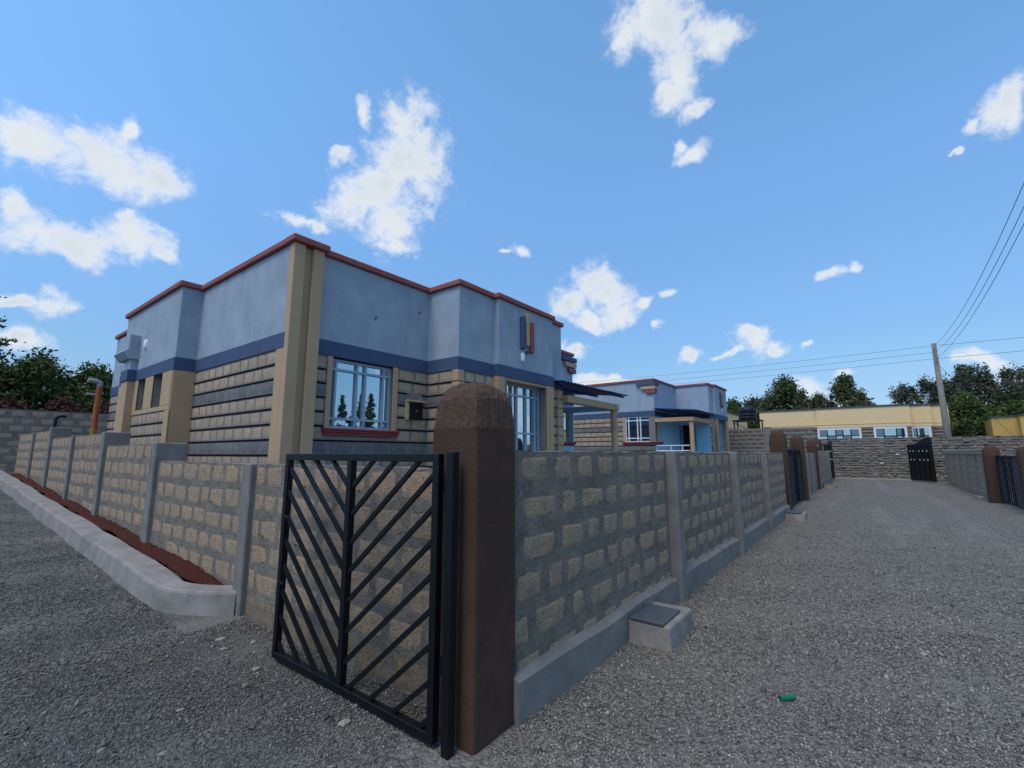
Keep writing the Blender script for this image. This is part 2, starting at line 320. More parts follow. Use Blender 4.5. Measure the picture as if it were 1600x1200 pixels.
class MB:
    def __init__(s): s.v = []; s.f = []
    def add(s, vs, fs):
        k = len(s.v); s.v += [tuple(x) for x in vs]; s.f += [tuple(i + k for i in f) for f in fs]; return s
    BF = [(0, 3, 2, 1), (4, 5, 6, 7), (0, 1, 5, 4), (1, 2, 6, 5), (2, 3, 7, 6), (3, 0, 4, 7)]
    def box(s, x0, x1, y0, y1, z0, z1):
        return s.add([(x0, y0, z0), (x1, y0, z0), (x1, y1, z0), (x0, y1, z0), (x0, y0, z1), (x1, y0, z1), (x1, y1, z1), (x0, y1, z1)], s.BF)
    def fbox(s, F, a0, a1, b0, b1, z0, z1):   # b1 > b0 outwards
        return s.add([F.P(a0, b1, z0), F.P(a1, b1, z0), F.P(a1, b0, z0), F.P(a0, b0, z0), F.P(a0, b1, z1), F.P(a1, b1, z1), F.P(a1, b0, z1), F.P(a0, b0, z1)], s.BF)
    def prism(s, poly, z0, z1):
        n = len(poly)
        return s.add([(x, y, z0) for x, y in poly] + [(x, y, z1) for x, y in poly],
                     [tuple(range(n - 1, -1, -1)), tuple(range(n, 2 * n))] + [(i, (i + 1) % n, n + (i + 1) % n, n + i) for i in range(n)])
    def bar(s, p, q, w, d=None, up=(0, 0, 1)):
        p, q = Vector(p), Vector(q); d = d or w; t = (q - p).normalized(); up = Vector(up)
        if abs(t.dot(up)) > .95: up = Vector((1, 0, 0))
        x = t.cross(up).normalized() * (w / 2); y = x.cross(t).normalized() * (d / 2)
        vs = [p - x - y, p + x - y, p + x + y, p - x + y, q - x - y, q + x - y, q + x + y, q - x + y]
        return s.add(vs, s.BF)
    def tube(s, pts, rs, n=8, caps=True):
        pts = [Vector(p) for p in pts]
        if not isinstance(rs, (list, tuple)): rs = [rs] * len(pts)
        k = len(s.v); ref = None
        for i, p in enumerate(pts):
            t = (pts[min(i + 1, len(pts) - 1)] - pts[max(i - 1, 0)]).normalized()
            if ref is None: ref = Vector((0, 0, 1)) if abs(t.z) < .9 else Vector((1, 0, 0))
            x = t.cross(ref).normalized(); y = t.cross(x).normalized(); ref = y.cross(t) if False else ref
            for j in range(n):
                a = 2 * math.pi * j / n; v = p + (x * math.cos(a) + y * math.sin(a)) * rs[i]; s.v.append((v.x, v.y, v.z))
        for i in range(len(pts) - 1):
            for j in range(n):
                a, b = k + i * n + j, k + i * n + (j + 1) % n
                s.f.append((a, a + n, b + n, b))
        if caps:
            s.f.append(tuple(k + j for j in range(n))); e = k + (len(pts) - 1) * n; s.f.append(tuple(e + j for j in range(n - 1, -1, -1)))
        return s
    def build(s, name, m, parent=None, smooth=False, bevel=0, label=None, seg=1):
        me = bpy.data.meshes.new(name); me.from_pydata(s.v, [], s.f); me.update()
        if m: me.materials.append(m)
        if smooth: me.polygons.foreach_set('use_smooth', [True] * len(me.polygons))
        o = bpy.data.objects.new(name, me); link(o, parent)
        if bevel:
            b = o.modifiers.new('bevel', 'BEVEL'); b.width = bevel; b.segments = seg; b.limit_method = 'ANGLE'
        if label: o['label'] = label
        return o
def offset(poly, d):
    n = len(poly); r = []
    for i in range(n):
        p0, p, p1 = poly[i - 1], poly[i], poly[(i + 1) % n]
        def nrm(a, b):
            L = math.hypot(b[0] - a[0], b[1] - a[1]); return ((b[1] - a[1]) / L, -(b[0] - a[0]) / L)
        n0, n1 = nrm(p0, p), nrm(p, p1)
        k = 1 + n0[0] * n1[0] + n0[1] * n1[1]
        r.append((p[0] + d * (n0[0] + n1[0]) / k, p[1] + d * (n0[1] + n1[1]) / k))
    return r

# ------------------------------------------------------------------ stones
rng = random.Random(11)
def stone_mesh(name, m, rough, seed, nx=5, nz=4, proud=.010, smear=0.0):
    """one dressed stone: x along the wall, -y out of it; smear = how far mortar creeps over its rim"""
    r = random.Random(seed); vs = []; fs = []
    at = lambda t, q: 0 if q == 0 else (1 if q == t else .08 + .84 * (q - 1) / (t - 2))   # narrow rim, broad face
    ph = [r.uniform(0, 6.28) for _ in range(6)]
    for j in range(nz + 1):
        for i in range(nx + 1):
            x = at(nx, i) - .5; z = at(nz, j) - .5
            edge = i in (0, nx) or j in (0, nz); corner = i in (0, nx) and j in (0, nz)
            e = max(abs(x), abs(z)) * 2; th = math.atan2(z, x)
            wob = .5 + .2 * math.sin(7 * th + ph[0]) + .3 * math.sin(3 * th + ph[1])
            dia = abs(math.sin(2 * th)) ** 3                      # 1 on the diagonals: corners are knocked off
            g_ = 1 - rough * (.80 * wob + .36 * dia) - (r.uniform(0, rough * .35) if edge else 0)
            f = 1 - (1 - g_) * min(1, e) ** 2
            x *= f; z *= f
            y = (.004 if proud > .006 else .0018) if edge else -(proud * r.uniform(.6, 1.4))
            if smear and not edge and e > .6: y += smear * max(0, wob + r.uniform(-.5, .35)) * (e - .6) / .4
            vs.append((x, y, z))
    for j in range(nz):
        for i in range(nx):
            a = j * (nx + 1) + i; fs.append((a, a + 1, a + nx + 2, a + nx + 1))
    me = bpy.data.meshes.new(name); me.from_pydata(vs, [], fs); me.materials.append(m)
    me.polygons.foreach_set('use_smooth', [True] * len(fs)); me.update()
    return me
FENCE_ST = [stone_mesh('fence_stone', M['fence_stone'], .21, 100 + i, 8, 7, .0024, .0044) for i in range(16)]
LOW_ST = [stone_mesh('low_stone', M['low_stone'], .16, 200 + i, 8, 6, .0026, .004) for i in range(5)]
HOUSE_ST = [stone_mesh('house_stone', M['house_stone'], .08, 300 + i, 6, 5, .002, .0025) for i in range(10)]
GREY_ST = [stone_mesh('grey_stone', M['grey_stone'], .025, 400 + i, 6, 4, .0025) for i in range(6)]
BROWN_ST = [stone_mesh('brown_stone', M['brown_stone'], .05, 500 + i, 4, 4, .03) for i in range(6)]
def put_stone(F, a, b, z, w, h, meshes, parent, name='stone'):
    o = bpy.data.objects.new(name, rng.choice(meshes))
    o.location = F.P(a, b, z); o.rotation_euler = (0, rng.uniform(-.015, .015), F.ang); o.scale = (w, 1, h)
    return link(o, parent)

# ------------------------------------------------------------------ ground
def gz(x, y):
    t = np.clip(np.asarray(y, float) - 5.2, 0, 17.5)
    return .048 * t * np.clip(t / 1.2, 0, 1)
def axis(lo, hi, near0, near1, step):
    a = list(np.arange(near0, near1 + 1e-6, step)); s = step; x = near1
    while x < hi: s *= 1.35; x += s; a.append(x)
    s = step; x = near0
    while x > lo: s *= 1.35; x -= s; a.insert(0, x)
    return np.array(a)
xs, ys = axis(-900, 900, -6, 42, .3), axis(-900, 900, -8, 26, .3)
gx, gy = np.meshgrid(xs, ys)
nr = np.random.default_rng(3)
def bumps(x, y):
    return .012 * np.sin(x * 1.7 + 1.3 * np.sin(y * .9)) * np.sin(y * 1.3 + .8) + .008 * np.sin(x * 3.9 + y * 2.3)
gzv = gz(gx, gy) + bumps(gx, gy)
V = np.stack([gx, gy, gzv], -1).reshape(-1, 3); nxg = len(xs)
idx = np.arange(len(V)).reshape(len(ys), nxg)
Fq = np.stack([idx[:-1, :-1], idx[:-1, 1:], idx[1:, 1:], idx[1:, :-1]], -1).reshape(-1, 4)
me = bpy.data.meshes.new('ground'); me.from_pydata(V.tolist(), [], Fq.tolist()); me.materials.append(M['ground'])
me.polygons.foreach_set('use_smooth', [True] * len(me.polygons))
g = bpy.data.objects.new('ground', me); COL.objects.link(g); tag(g, kind='structure')

def np_mesh(name, verts, faces, m, tint=None, smooth=False):
    me = bpy.data.meshes.new(name); nv, nf = len(verts), len(faces); k = faces.shape[1]
    me.vertices.add(nv); me.vertices.foreach_set('co', verts.astype(np.float32).ravel())
    me.loops.add(nf * k); me.loops.foreach_set('vertex_index', faces.astype(np.int32).ravel())
    me.polygons.add(nf); me.polygons.foreach_set('loop_start', np.arange(0, nf * k, k, dtype=np.int32))
    me.polygons.foreach_set('loop_total', np.full(nf, k, np.int32))
    if smooth: me.polygons.foreach_set('use_smooth', np.ones(nf, bool))
    me.update(calc_edges=True)
    if tint is not None:
        at = me.attributes.new('tint', 'FLOAT', 'POINT'); at.data.foreach_set('value', tint.astype(np.float32))
    me.materials.append(m); me.validate()
    return me
# loose chips of gravel lying on the ground: denser where the lane is near
OCT_V = np.array([(1, 0, 0), (-1, 0, 0), (0, 1, 0), (0, -1, 0), (0, 0, 1), (0, 0, -1)], float)
OCT_F = np.array([(0, 2, 4), (2, 1, 4), (1, 3, 4), (3, 0, 4), (2, 0, 5), (1, 2, 5), (3, 1, 5), (0, 3, 5)])
def outside(x, y):
    return ~((y > 1.79) & (x > 1.72)) | ((x < 2.22) & (y < 5.0) & (y > 2.25))
def scatter(n, x0, x1, y0, y1, smin, smax, keep=None):
    x = nr.uniform(x0, x1, n); y = nr.uniform(y0, y1, n); ok = outside(x, y)
    if keep is not None: ok &= keep(x, y)
    return x[ok], y[ok], nr.uniform(smin, smax, ok.sum())
def polar(n, r0, r1, powr, smin, smax):
    t = nr.random(n)
    r = np.sqrt(r0 ** 2 + t * (r1 ** 2 - r0 ** 2)) if powr == 0 else (r0 ** (2 - powr) + t * (r1 ** (2 - powr) - r0 ** (2 - powr))) ** (1 / (2 - powr))
    a = np.radians(nr.uniform(-14, 94, n)); x, y = r * np.cos(a), r * np.sin(a); ok = outside(x, y)
    return x[ok], y[ok], nr.uniform(smin, smax, ok.sum())
parts = [polar(92000, 1.6, 5, 0, .0038, .0088), polar(150000, 5, 28, 2.5, .0055, .0115), polar(1300, 2, 14, 1.0, .012, .02)]
px, py, ps = (np.concatenate(t) for t in zip(*parts)); n = len(px)
ph = nr.uniform(0, 2 * np.pi, n)
loc = OCT_V[None] * np.stack([ps * nr.uniform(.8, 1.5, n), ps * nr.uniform(.7, 1.1, n), ps * nr.uniform(.65, 1.15, n)], -1)[:, None]
loc = loc + nr.normal(0, .22, (n, 6, 3)) * ps[:, None, None]
c, s_ = np.cos(ph)[:, None], np.sin(ph)[:, None]
wx = loc[..., 0] * c - loc[..., 1] * s_ + px[:, None]; wy = loc[..., 0] * s_ + loc[..., 1] * c + py[:, None]
wz = loc[..., 2] + (gz(px, py) + bumps(px, py) + ps * .45)[:, None]
vv = np.stack([wx, wy, wz], -1).reshape(-1, 3)
ff = (OCT_F[None] + (np.arange(n) * 6)[:, None, None]).reshape(-1, 3)
rd = np.clip((py - .9 * px + .6) / 2.2, 0, 1) * (py > 1); rd = rd * rd * (3 - 2 * rd)     # the left road is laid with darker chips
tv = np.clip(nr.beta(1.5, 2.8, n) * (1 - .40 * rd), 0, 1) * np.where(nr.random(n) < .007, 1.8, 1)
go = bpy.data.objects.new('gravel', np_mesh('gravel', vv, ff, M['chip'], np.repeat(tv, 6))); COL.objects.link(go)
tag(go, 'loose grey gravel chips covering the lane', 'gravel', kind='stuff')

# ------------------------------------------------------------------ houses
Z_BAND0, Z_BAND1, Z_PAR, Z_TOP = 3.33, 3.60, 5.145, 5.262
COURSE = .25
GREY_ROWS = (2, 6)
def subtract(iv, cuts):
    res = [iv]
    for c0, c1 in cuts:
        nxt = []
        for a, b in res:
            if c1 <= a or c0 >= b: nxt.append((a, b)); continue
            if c0 > a: nxt.append((a, c0))
            if c1 < b: nxt.append((c1, b))
        res = nxt
    return [r for r in res if r[1] - r[0] > .03]
def courses(F, dz, zmin, cuts, parent, width=.37, a_rng=None, ztop=Z_BAND0, strips=True, grey=GREY_ROWS, extra_strip_cuts=None):
    """stone courses laid from the band downwards; cuts = (a0, a1, z0, z1) areas without stone"""
    k = 0
    while True:
        zt = ztop - k * COURSE; zb = zt - COURSE
        if zt <= zmin: break
        ivs = subtract(a_rng or (0, F.L), [(c[0], c[1]) for c in cuts if c[3] > zb + .05 and c[2] < zt - .05])
        for a0, a1 in ivs:
            isg = k in grey; w0 = width * (1.25 if isg else 1)
            nn = max(1, round((a1 - a0) / w0)); off = rng.uniform(-.3, .3) if nn > 2 else 0
            edges = [a0 + (a1 - a0) * (i + (off if 0 < i < nn else 0) + (rng.uniform(-.12, .12) if 0 < i < nn else 0)) / nn for i in range(nn + 1)]
            for e0, e1 in zip(edges, edges[1:]):
                w = e1 - e0 - (.008 if isg else rng.uniform(.012, .034)); h = COURSE - (.04 if isg else rng.uniform(.042, .058))
                put_stone(F, (e0 + e1) / 2, 0, (zt + zb) / 2 + dz, w, h, GREY_ST if isg else HOUSE_ST, parent, 'stone')
            if strips and k > 0:
                sb = MB().fbox(F, a0 + .004, a1 - .004, -.01, .009, zt - .017 + dz, zt + .013 + dz)
                sb.build('pointing_strip', M['joint'], parent)
        k += 1
def window(F, a0, a1, z0, z1, parent, setback, vfr, hfr, glass, frame, bars=.035, louvre=False, depth=.05):
    fw = .045; b1 = -setback; b0 = b1 - depth
    fr = MB()
    fr.fbox(F, a0, a1, b0, b1, z0, z0 + fw).fbox(F, a0, a1, b0, b1, z1 - fw, z1)
    fr.fbox(F, a0, a0 + fw, b0, b1, z0 + fw, z1 - fw).fbox(F, a1 - fw, a1, b0, b1, z0 + fw, z1 - fw)
    w = fr.build('window', M[frame], parent)
    W_, H_ = a1 - a0, z1 - z0
    vx = [a0 + fw] + [a0 + W_ * f for f in vfr] + [a1 - fw]
    hz = [z0 + fw] + [z0 + H_ * f for f in hfr] + [z1 - fw]
    for f in vfr: MB().fbox(F, a0 + W_ * f - bars / 2, a0 + W_ * f + bars / 2, b0 + .002, b1 + .012, z0 + fw, z1 - fw).build('glazing_bar', M[frame], w)
    for f in hfr: MB().fbox(F, a0 + fw, a1 - fw, b0 + .004, b1 + .006, z0 + H_ * f - bars / 2, z0 + H_ * f + bars / 2).build('glazing_bar', M[frame], w)
    for i in range(len(vx) - 1):
        for j in range(len(hz) - 1):
            if louvre and j == len(hz) - 2 and i in (0, len(vx) - 2):
                for q in range(4):
                    zz = hz[j] + (hz[j + 1] - hz[j]) * (q + .5) / 4
                    MB().fbox(F, vx[i], vx[i + 1], b0 + .01, b1 - .005, zz - .008, zz + .014).build('louvre', M[frame], w)
            t = rng.uniform(-.0015, .0015)   # each pane sits a hair out of true
            q = MB(); b = b0 + .012
            q.add([F.P(vx[i], b + t, hz[j]), F.P(vx[i + 1], b - t, hz[j]), F.P(vx[i + 1], b - t, hz[j + 1]), F.P(vx[i], b + t, hz[j + 1]),
                   F.P(vx[i], b - .006 + t, hz[j]), F.P(vx[i + 1], b - .006 - t, hz[j]), F.P(vx[i + 1], b - .006 - t, hz[j + 1]), F.P(vx[i], b - .006 + t, hz[j + 1])],
                  [(0, 1, 2, 3), (7, 6, 5, 4), (0, 4, 5, 1), (1, 5, 6, 2), (2, 6, 7, 3), (3, 7, 4, 0)])
            q.build('pane', M[glass], w)
    return w
def sill(F, a0, a1, z, parent):
    s = MB()
    s.fbox(F, a0, a1, -.05, .10, z - .035, z).fbox(F, a0 + .01, a1 - .01, -.05, .075, z - .075, z - .037).fbox(F, a0 + .02, a1 - .02, -.05, .05, z - .125, z - .077)
    return s.build('window_sill', M['sill'], parent, bevel=.006)
def shell(foot, dz, house, openings, plain=()):
    """openings: {segment index: [(a0, a1, z0)]} reaching up to the band"""
    n = len(foot); mb = MB()
    for i in range(n):
        F = Frame(foot[i], foot[(i + 1) % n])
        def convex(k):
            a, b, c = foot[k - 1], foot[k], foot[(k + 1) % n]
            return (b[0] - a[0]) * (c[1] - b[1]) - (b[1] - a[1]) * (c[0] - b[0]) > 0
        s0 = .003 if convex(i) else 0; s1 = F.L - (.003 if convex((i + 1) % n) else 0)
        ops = sorted(openings.get(i, [])); a = s0
        for o0, o1, z0 in ops:
            if o0 > a: mb.fbox(F, a, o0, -.32, 0, -.4, Z_BAND0 + dz - .002)
            mb.fbox(F, o0, o1, -.32, 0, -.4, z0 + dz); a = o1
        if s1 > a: mb.fbox(F, a, s1, -.32, 0, -.4, Z_BAND0 + dz - .002)
    mb.build('wall', M['house_mortar'], house)
    MB().prism(offset(foot, .02), Z_BAND0 + dz, Z_BAND1 + dz).build('ring_band', M['band'], house, bevel=.006)
    MB().prism(foot, Z_BAND1 + dz + .001, Z_PAR + dz).build('parapet', M['grey_render'], house, bevel=.008)
    MB().prism(offset(foot, .065), Z_PAR + dz + .001, Z_TOP + dz).build('coping', M['coping'], house, bevel=.015)
def slab(F, a0, a1, z0, z1, parent, m='cream', b=.018, name='plaster_panel', bevel=.006):
    return MB().fbox(F, a0, a1, -.02, b, z0, z1).build(name, M[m], parent, bevel=bevel)
def quoins(F, a0, a1, dz, parent, zmin=1.2):
    k = 0
    while Z_BAND0 - k * COURSE > zmin:
        zt = Z_BAND0 - k * COURSE + dz
        slab(F, a0, a1 + (.03 if k % 2 else 0), zt - COURSE + .014, zt - .014 if k else zt - .002, parent, b=.02, name='quoin'); k += 1
def wall_lamp(p, n, parent):
    n = Vector(n); p = Vector(p); o = MB()
    ang = math.atan2(n.y, n.x)
    prof = [(-.12, .012), (-.11, .045), (-.07, .06), (.07, .06), (.11, .045), (.12, .012)]
    for j, (h, r) in enumerate(prof):
        for i in range(10):
            t = math.pi * i / 9 - math.pi / 2
            x, y = math.cos(t) * r, math.sin(t) * r
            o.v.append((p.x + x * n.x - y * n.y, p.y + x * n.y + y * n.x, p.z + h))
    for j in range(len(prof) - 1):
        for i in range(9): a = j * 10 + i; o.f.append((a, a + 1, a + 11, a + 10))
    o.f.append(tuple(range(9, -1, -1))); o.f.append(tuple(range((len(prof) - 1) * 10, len(prof) * 10)))
    return o.build('wall_lamp', M['white'], parent, smooth=True)
def mouldings(corner, su, sv, dz, parent):
    """three stepped bands wrapped round a house corner; su: long arm vector, sv: short arm vector (unit), both away from the corner"""
    c = Vector((*corner, 0)); u, v = Vector((*su, 0)), Vector((*sv, 0))
    for k, (m, lu, lv, z1) in enumerate((('band', .92, .5, 5.07), ('cream', .68, .38, 4.87), ('coping', .42, .26, 4.67))):
        z0, z1 = z1 - .165 + dz, z1 + dz; e = .13 - .012 * k
        mb = MB()
        def blk(o, a0, a1, b0, b1, ax, bx, cut):
            q = []
            for z, cc in ((z0, cut), (z1, 0)):
                for a, b in ((a0, b0), (a1 - cc, b0), (a1 - cc, b1), (a0, b1)):
                    w = o + ax * a + bx * b; q.append((w.x, w.y, z))
            mb.add(q, MB.BF)
        blk(c, -e, lu, -e, .01, u, v, .08)
        blk(c, .012, lv, -e + .001, -.002, v, u, .06)
        mb.build('corner_moulding', M[m], parent, bevel=.006)
def logo_bars(F, a, dz, parent):
    for k, (m, z0, z1) in enumerate((('band', 4.10, 4.90), ('cream', 4.20, 5.0), ('coping', 4.06, 4.84))):
        MB().fbox(F, a + k * .185, a + k * .185 + .13, -.005, .09, z0 + dz, z1 + dz).build('facade_bar', M[m], parent, bevel=.02, seg=2)
    MB().tube([F.P(a + .26, -.01, 4.05 + dz), F.P(a + .26, .05, 4.05 + dz)], .045, 12).build('facade_stud', M['band'], parent)
def porch_roof(x0, x1, y0, y1, zf, zb, parent):
    """corrugated sheets falling from the wall (y1) to the eave (y0), laid as three separate sheets on battens"""
    ns = 3
    for s in range(ns):
        a0 = x0 + (x1 - x0) * s / ns - (.03 if s else 0); a1 = x0 + (x1 - x0) * (s + 1) / ns + .03
        nx = 28; mb = MB(); lift = .006 * s
        for t, (yy, zz) in enumerate(((y0, zf), (y1, zb))):
            for lay in (0, 1):
                for i in range(nx + 1):
                    mb.v.append((a0 + (a1 - a0) * i / nx, yy + .02 * (s % 2), zz + lift + .018 * math.sin(i * math.pi / 2) + lay * .006))
        W1 = nx + 1
        for i in range(nx):
            mb.f.append((W1 + i, W1 + i + 1, 3 * W1 + i + 1, 3 * W1 + i)); mb.f.append((i + 1, i, 2 * W1 + i, 2 * W1 + i + 1))
            mb.f.append((i, i + 1, W1 + i + 1, W1 + i)); mb.f.append((2 * W1 + i + 1, 2 * W1 + i, 3 * W1 + i, 3 * W1 + i + 1))
        mb.f.append((0, W1, 3 * W1, 2 * W1)); mb.f.append((nx, 2 * W1 + nx, 3 * W1 + nx, W1 + nx))
        mb.build('roof_sheet', M['roof_blue'], parent)
    for t in (.06, .5, .93):
        yy = y0 + (y1 - y0) * t; zz = zf + (zb - zf) * t
        MB().box(x0 + .05, x1 - .05, yy, yy + .05, zz - .075, zz - .025).build('batten', M['batten'], parent)
def column(x, y, z0, z1, parent):
    MB().tube([(x, y, z0), (x, y, z1)], .105, 16).build('porch_column', M['cream'], parent, smooth=False)
    MB().tube([(x, y, z1 - .02), (x, y, z1 + .06), (x, y, z1 + .22)], [.11, .17, .17], 16).build('column_capital', M['cream'], parent)

# ---- the near house
h1 = thing('bungalow', 'nearest bungalow with blue grey parapet, red coping and tan stone courses behind the corner gate', 'house', (8, 11, 0), 'flat-roofed bungalows')
FP1 = [(3.65, 18.4), (3.65, 15.3), (3.2, 15.3), (3.2, 11.33), (3.6, 11.33), (3.6, 7.5), (6.75, 7.5), (6.75, 6.58), (7.9, 6.58), (7.9, 6.45),
       (10.19, 6.45), (10.19, 6.62), (10.9, 6.62), (10.9, 8.4), (14.6, 8.4), (14.6, 18.4)]
S1 = [Frame(FP1[i], FP1[(i + 1) % len(FP1)]) for i in range(len(FP1))]
B_WIN = [(15.3 - y1, 15.3 - y0) for y0, y1 in ((14.5, 14.93), (13.1, 13.67), (11.93, 12.55))]
shell(FP1, 0, h1, {2: [(a, b, 2.6) for a, b in B_WIN], 5: [(.88, 2.22, 2.05)], 9: [(.22, 1.95, 1.0)], 13: [(2.55, 3.62, 2.0)]})
courses(S1[0], 0, 1.0, [], h1)                                    # far end
# wing with three narrow windows
FB = S1[2]
for a0, a1 in subtract((0, FB.L), B_WIN): slab(FB, a0, a1, 2.6, Z_BAND0 - .001, h1)
slab(FB, 0, FB.L, 2.50, 2.598, h1); slab(FB, 3.72, FB.L + .018, .5, 2.498, h1); slab(FB, 0, .35, .5, 2.498, h1)
for a, b in B_WIN: window(FB, a, b, 2.6, Z_BAND0 - .03, h1, .17, [.5], [.52], 'glass_dark', 'white_frame', .03)
courses(FB, 0, 1.4, [(3.72, 4, 0, 4), (0, .35, 0, 4), (.88, 1.4, 0, 4)], h1, .3, ztop=2.5, grey=())
MB().box(3.03, 3.24, 13.92, 14.42, -.3, Z_BAND0 - .003).build('pier', M['cream'], h1, bevel=.008)
MB().box(3.005, 3.24, 13.895, 14.445, Z_BAND0, Z_BAND1 + .002).build('pier_band', M['band'], h1, bevel=.005)
MB().box(3.06, 3.24, 13.95, 14.40, Z_BAND1 + .003, 3.86).build('pier_neck', M['grey_render'], h1)
v = []
prof = [(3.23, 3.86), (3.0, 3.86), (2.88, 4.02), (2.98, 4.12), (2.98, 4.46), (3.23, 4.46)]
bx = MB(); bx.add([(x, 13.9, z) for x, z in prof] + [(x, 14.75, z) for x, z in prof],
                  [tuple(range(6)), tuple(range(11, 5, -1))] + [(i, i + 6, (i + 1) % 6 + 6, (i + 1) % 6) for i in range(6)])
bx.build('corbelled_box', M['grey_render'], h1, bevel=.006)
wall_lamp((3.2, 13.42, 4.17), (-1, 0, 0), h1)
slab(S1[3], 0, S1[3].L, -.3, Z_BAND0 - .001, h1)
slab(S1[4], 3.60, S1[4].L, .3, Z_BAND0 - .001, h1, b=.02)
courses(S1[4], 0, .9, [(3.60, 4, 0, 4)], h1)
# front with pilaster, window, box niche
MB().box(3.585, 3.785, 7.36, 7.52, -.3, Z_PAR).build('pilaster_strip', M['cream'], h1, bevel=.008)
MB().box(3.93, 4.13, 7.36, 7.52, -.3, Z_PAR).build('pilaster_strip', M['cream'], h1, bevel=.008)
MB().box(3.786, 3.929, 7.44, 7.52, -.3, Z_PAR - .003).build('pilaster_groove', M['cream'], h1)
MB().box(3.53, 4.20, 7.29, 7.6, Z_PAR + .004, Z_TOP + .004).build('pilaster_cap', M['coping'], h1, bevel=.015)
F1 = S1[5]
slab(F1, .78, .88, 2.05, Z_BAND0 - .001, h1, b=.025); slab(F1, 2.22, 2.34, 2.05, Z_BAND0 - .001, h1, b=.025)
window(F1, .882, 2.218, 2.05, Z_BAND0 - .02, h1, .07, [.09, .42, .56, .87], [.14, .85], 'glass', 'grey_frame', .04, louvre=True)
sill(F1, .74, 2.38, 2.05, h1)
courses(F1, 0, .9, [(0, .54, 0, 4), (.78, 2.34, 1.92, 4), (2.60, 3.0, 2.29, 2.72)], h1, .36)
bxm = MB().fbox(F1, 2.62, 2.98, -.02, .075, 2.31, 2.66).build('meter_box', M['black_metal'], h1, bevel=.01)
MB().fbox(F1, 2.77, 2.83, .07, .082, 2.46, 2.52).build('meter_window', M['glass_dark'], bxm)
MB().fbox(F1, 2.55, 3.04, -.01, .11, 2.662, 2.70).build('meter_hood', M['cream'], bxm, bevel=.005)
MB().fbox(F1, 2.55, 2.615, -.01, .07, 2.29, 2.66).build('meter_surround', M['cream'], bxm, bevel=.005)
for a, z in ((1.75, 4.25), (2.85, 4.62)):                          # small scuffs left in the render
    sr = random.Random(int(a * 100))
    for q in range(3):
        ca_, cz_ = a + sr.uniform(-.05, .05), z + sr.uniform(-.04, .04); k_ = 7
        ring = [(ca_ + math.cos(2 * math.pi * i / k_) * sr.uniform(.012, .04), cz_ + math.sin(2 * math.pi * i / k_) * sr.uniform(.008, .022)) for i in range(k_)]
        MB().add([F1.P(x_, .004, z_) for x_, z_ in ring] + [F1.P(x_, -.004, z_) for x_, z_ in ring], [tuple(range(k_)), tuple(range(2 * k_ - 1, k_ - 1, -1))] + [(i, k_ + i, k_ + (i + 1) % k_, (i + 1) % k_) for i in range(k_)]).build('render_chip', M['band'], h1)
courses(S1[6], 0, .9, [(.76, 1, 0, 4)], h1, .38)
quoins(S1[6], .76, S1[6].L + .018, 0, h1); quoins(S1[7], 0.003, .16, 0, h1)
courses(S1[7], 0, .9, [(0, .2, 0, 4)], h1, .36)
slab(S1[8], 0, S1[8].L, -.3, Z_BAND0 - .001, h1)
F3 = S1[9]
slab(F3, 0, .22, -.3, Z_BAND0 - .001, h1); slab(F3, 1.95, F3.L, -.3, Z_BAND0 - .001, h1)
MB().fbox(F3, 1.952, 1.968, -.30, .01, 1.0, Z_BAND0 - .002).build('reveal', M['cream'], h1)
MB().fbox(F3, .202, .218, -.30, .01, 1.0, Z_BAND0 - .002).build('reveal', M['cream'], h1)
MB().fbox(F3, .21, 1.96, -.30, .0, Z_BAND0 - .06, Z_BAND0 - .003).build('lintel', M['cream'], h1)
window(F3, .225, 1.945, 1.05, Z_BAND0 - .065, h1, .22, [.08, .32, .44, .66, .88], [.47, .88], 'glass', 'grey_frame', .042)
logo_bars(F3, .82, 0, h1)
wall_lamp(F3.P(.92, 0, 3.9), (0, -1, 0), h1)
F4 = S1[11]
courses(F4, 0, .9, [(.42, 1, 0, 4)], h1, .4); quoins(F4, .46, F4.L + .018, 0, h1)
# porch
FN = S1[13]
for a0, a1 in subtract((0, FN.L), [(2.55, 3.62)]): slab(FN, a0, a1, .3, Z_BAND0 - .002, h1, 'light_blue')
slab(FN, 2.551, 3.619, .3, 1.99, h1, 'light_blue')
slab(S1[12], .06, S1[12].L - .02, .3, Z_BAND0 - .002, h1, 'light_blue')
MB().fbox(FN, 2.551, 3.619, -.1, .016, 3.08, Z_BAND0 - .003).build('lintel', M['light_blue'], h1)
window(FN, 2.555, 3.615, 2.0, 3.075, h1, .03, [.2, .45, .78], [.13, .86], 'glass', 'grey_frame', .035)
sill(FN, 2.5, 3.7, 2.0, h1)
MB().box(10.9, 14.12, 6.42, 6.6, 3.0, 3.2).build('porch_beam', M['cream'], h1, bevel=.008)
MB().box(13.92, 14.08, 6.602, 8.38, 3.0, 3.2).build('porch_beam', M['light_blue'], h1, bevel=.008)
column(13.95, 6.51, 0, 2.96, h1)
porch_roof(10.3, 14.45, 6.2, 8.36, 3.50, 3.72, h1)
mouldings((14.6, 8.4), (-1, 0), (0, 1), 0, h1)
# pipe at the far end of the near house
MB().tube([(3.36, 18.35, 0), (3.36, 18.35, 2.35)], .085, 12).build('vent_pipe_base', M['ochre'], h1)
MB().tube([(3.36, 18.35, 2.35), (3.36, 18.35, 3.62)], .075, 12).build('vent_pipe', M['orange'], h1)
MB().tube([(3.36, 18.35, 3.62), (3.36, 18.35, 3.72), (3.27, 18.35, 3.77), (3.08, 18.35, 3.78)], .072, 12).build('pipe_elbow', M['grey_pipe'], h1)
MB().tube([(3.36, 18.35, 3.35), (3.08, 18.35, 3.37)], .035, 8).build('pipe_branch', M['grey_pipe'], h1)

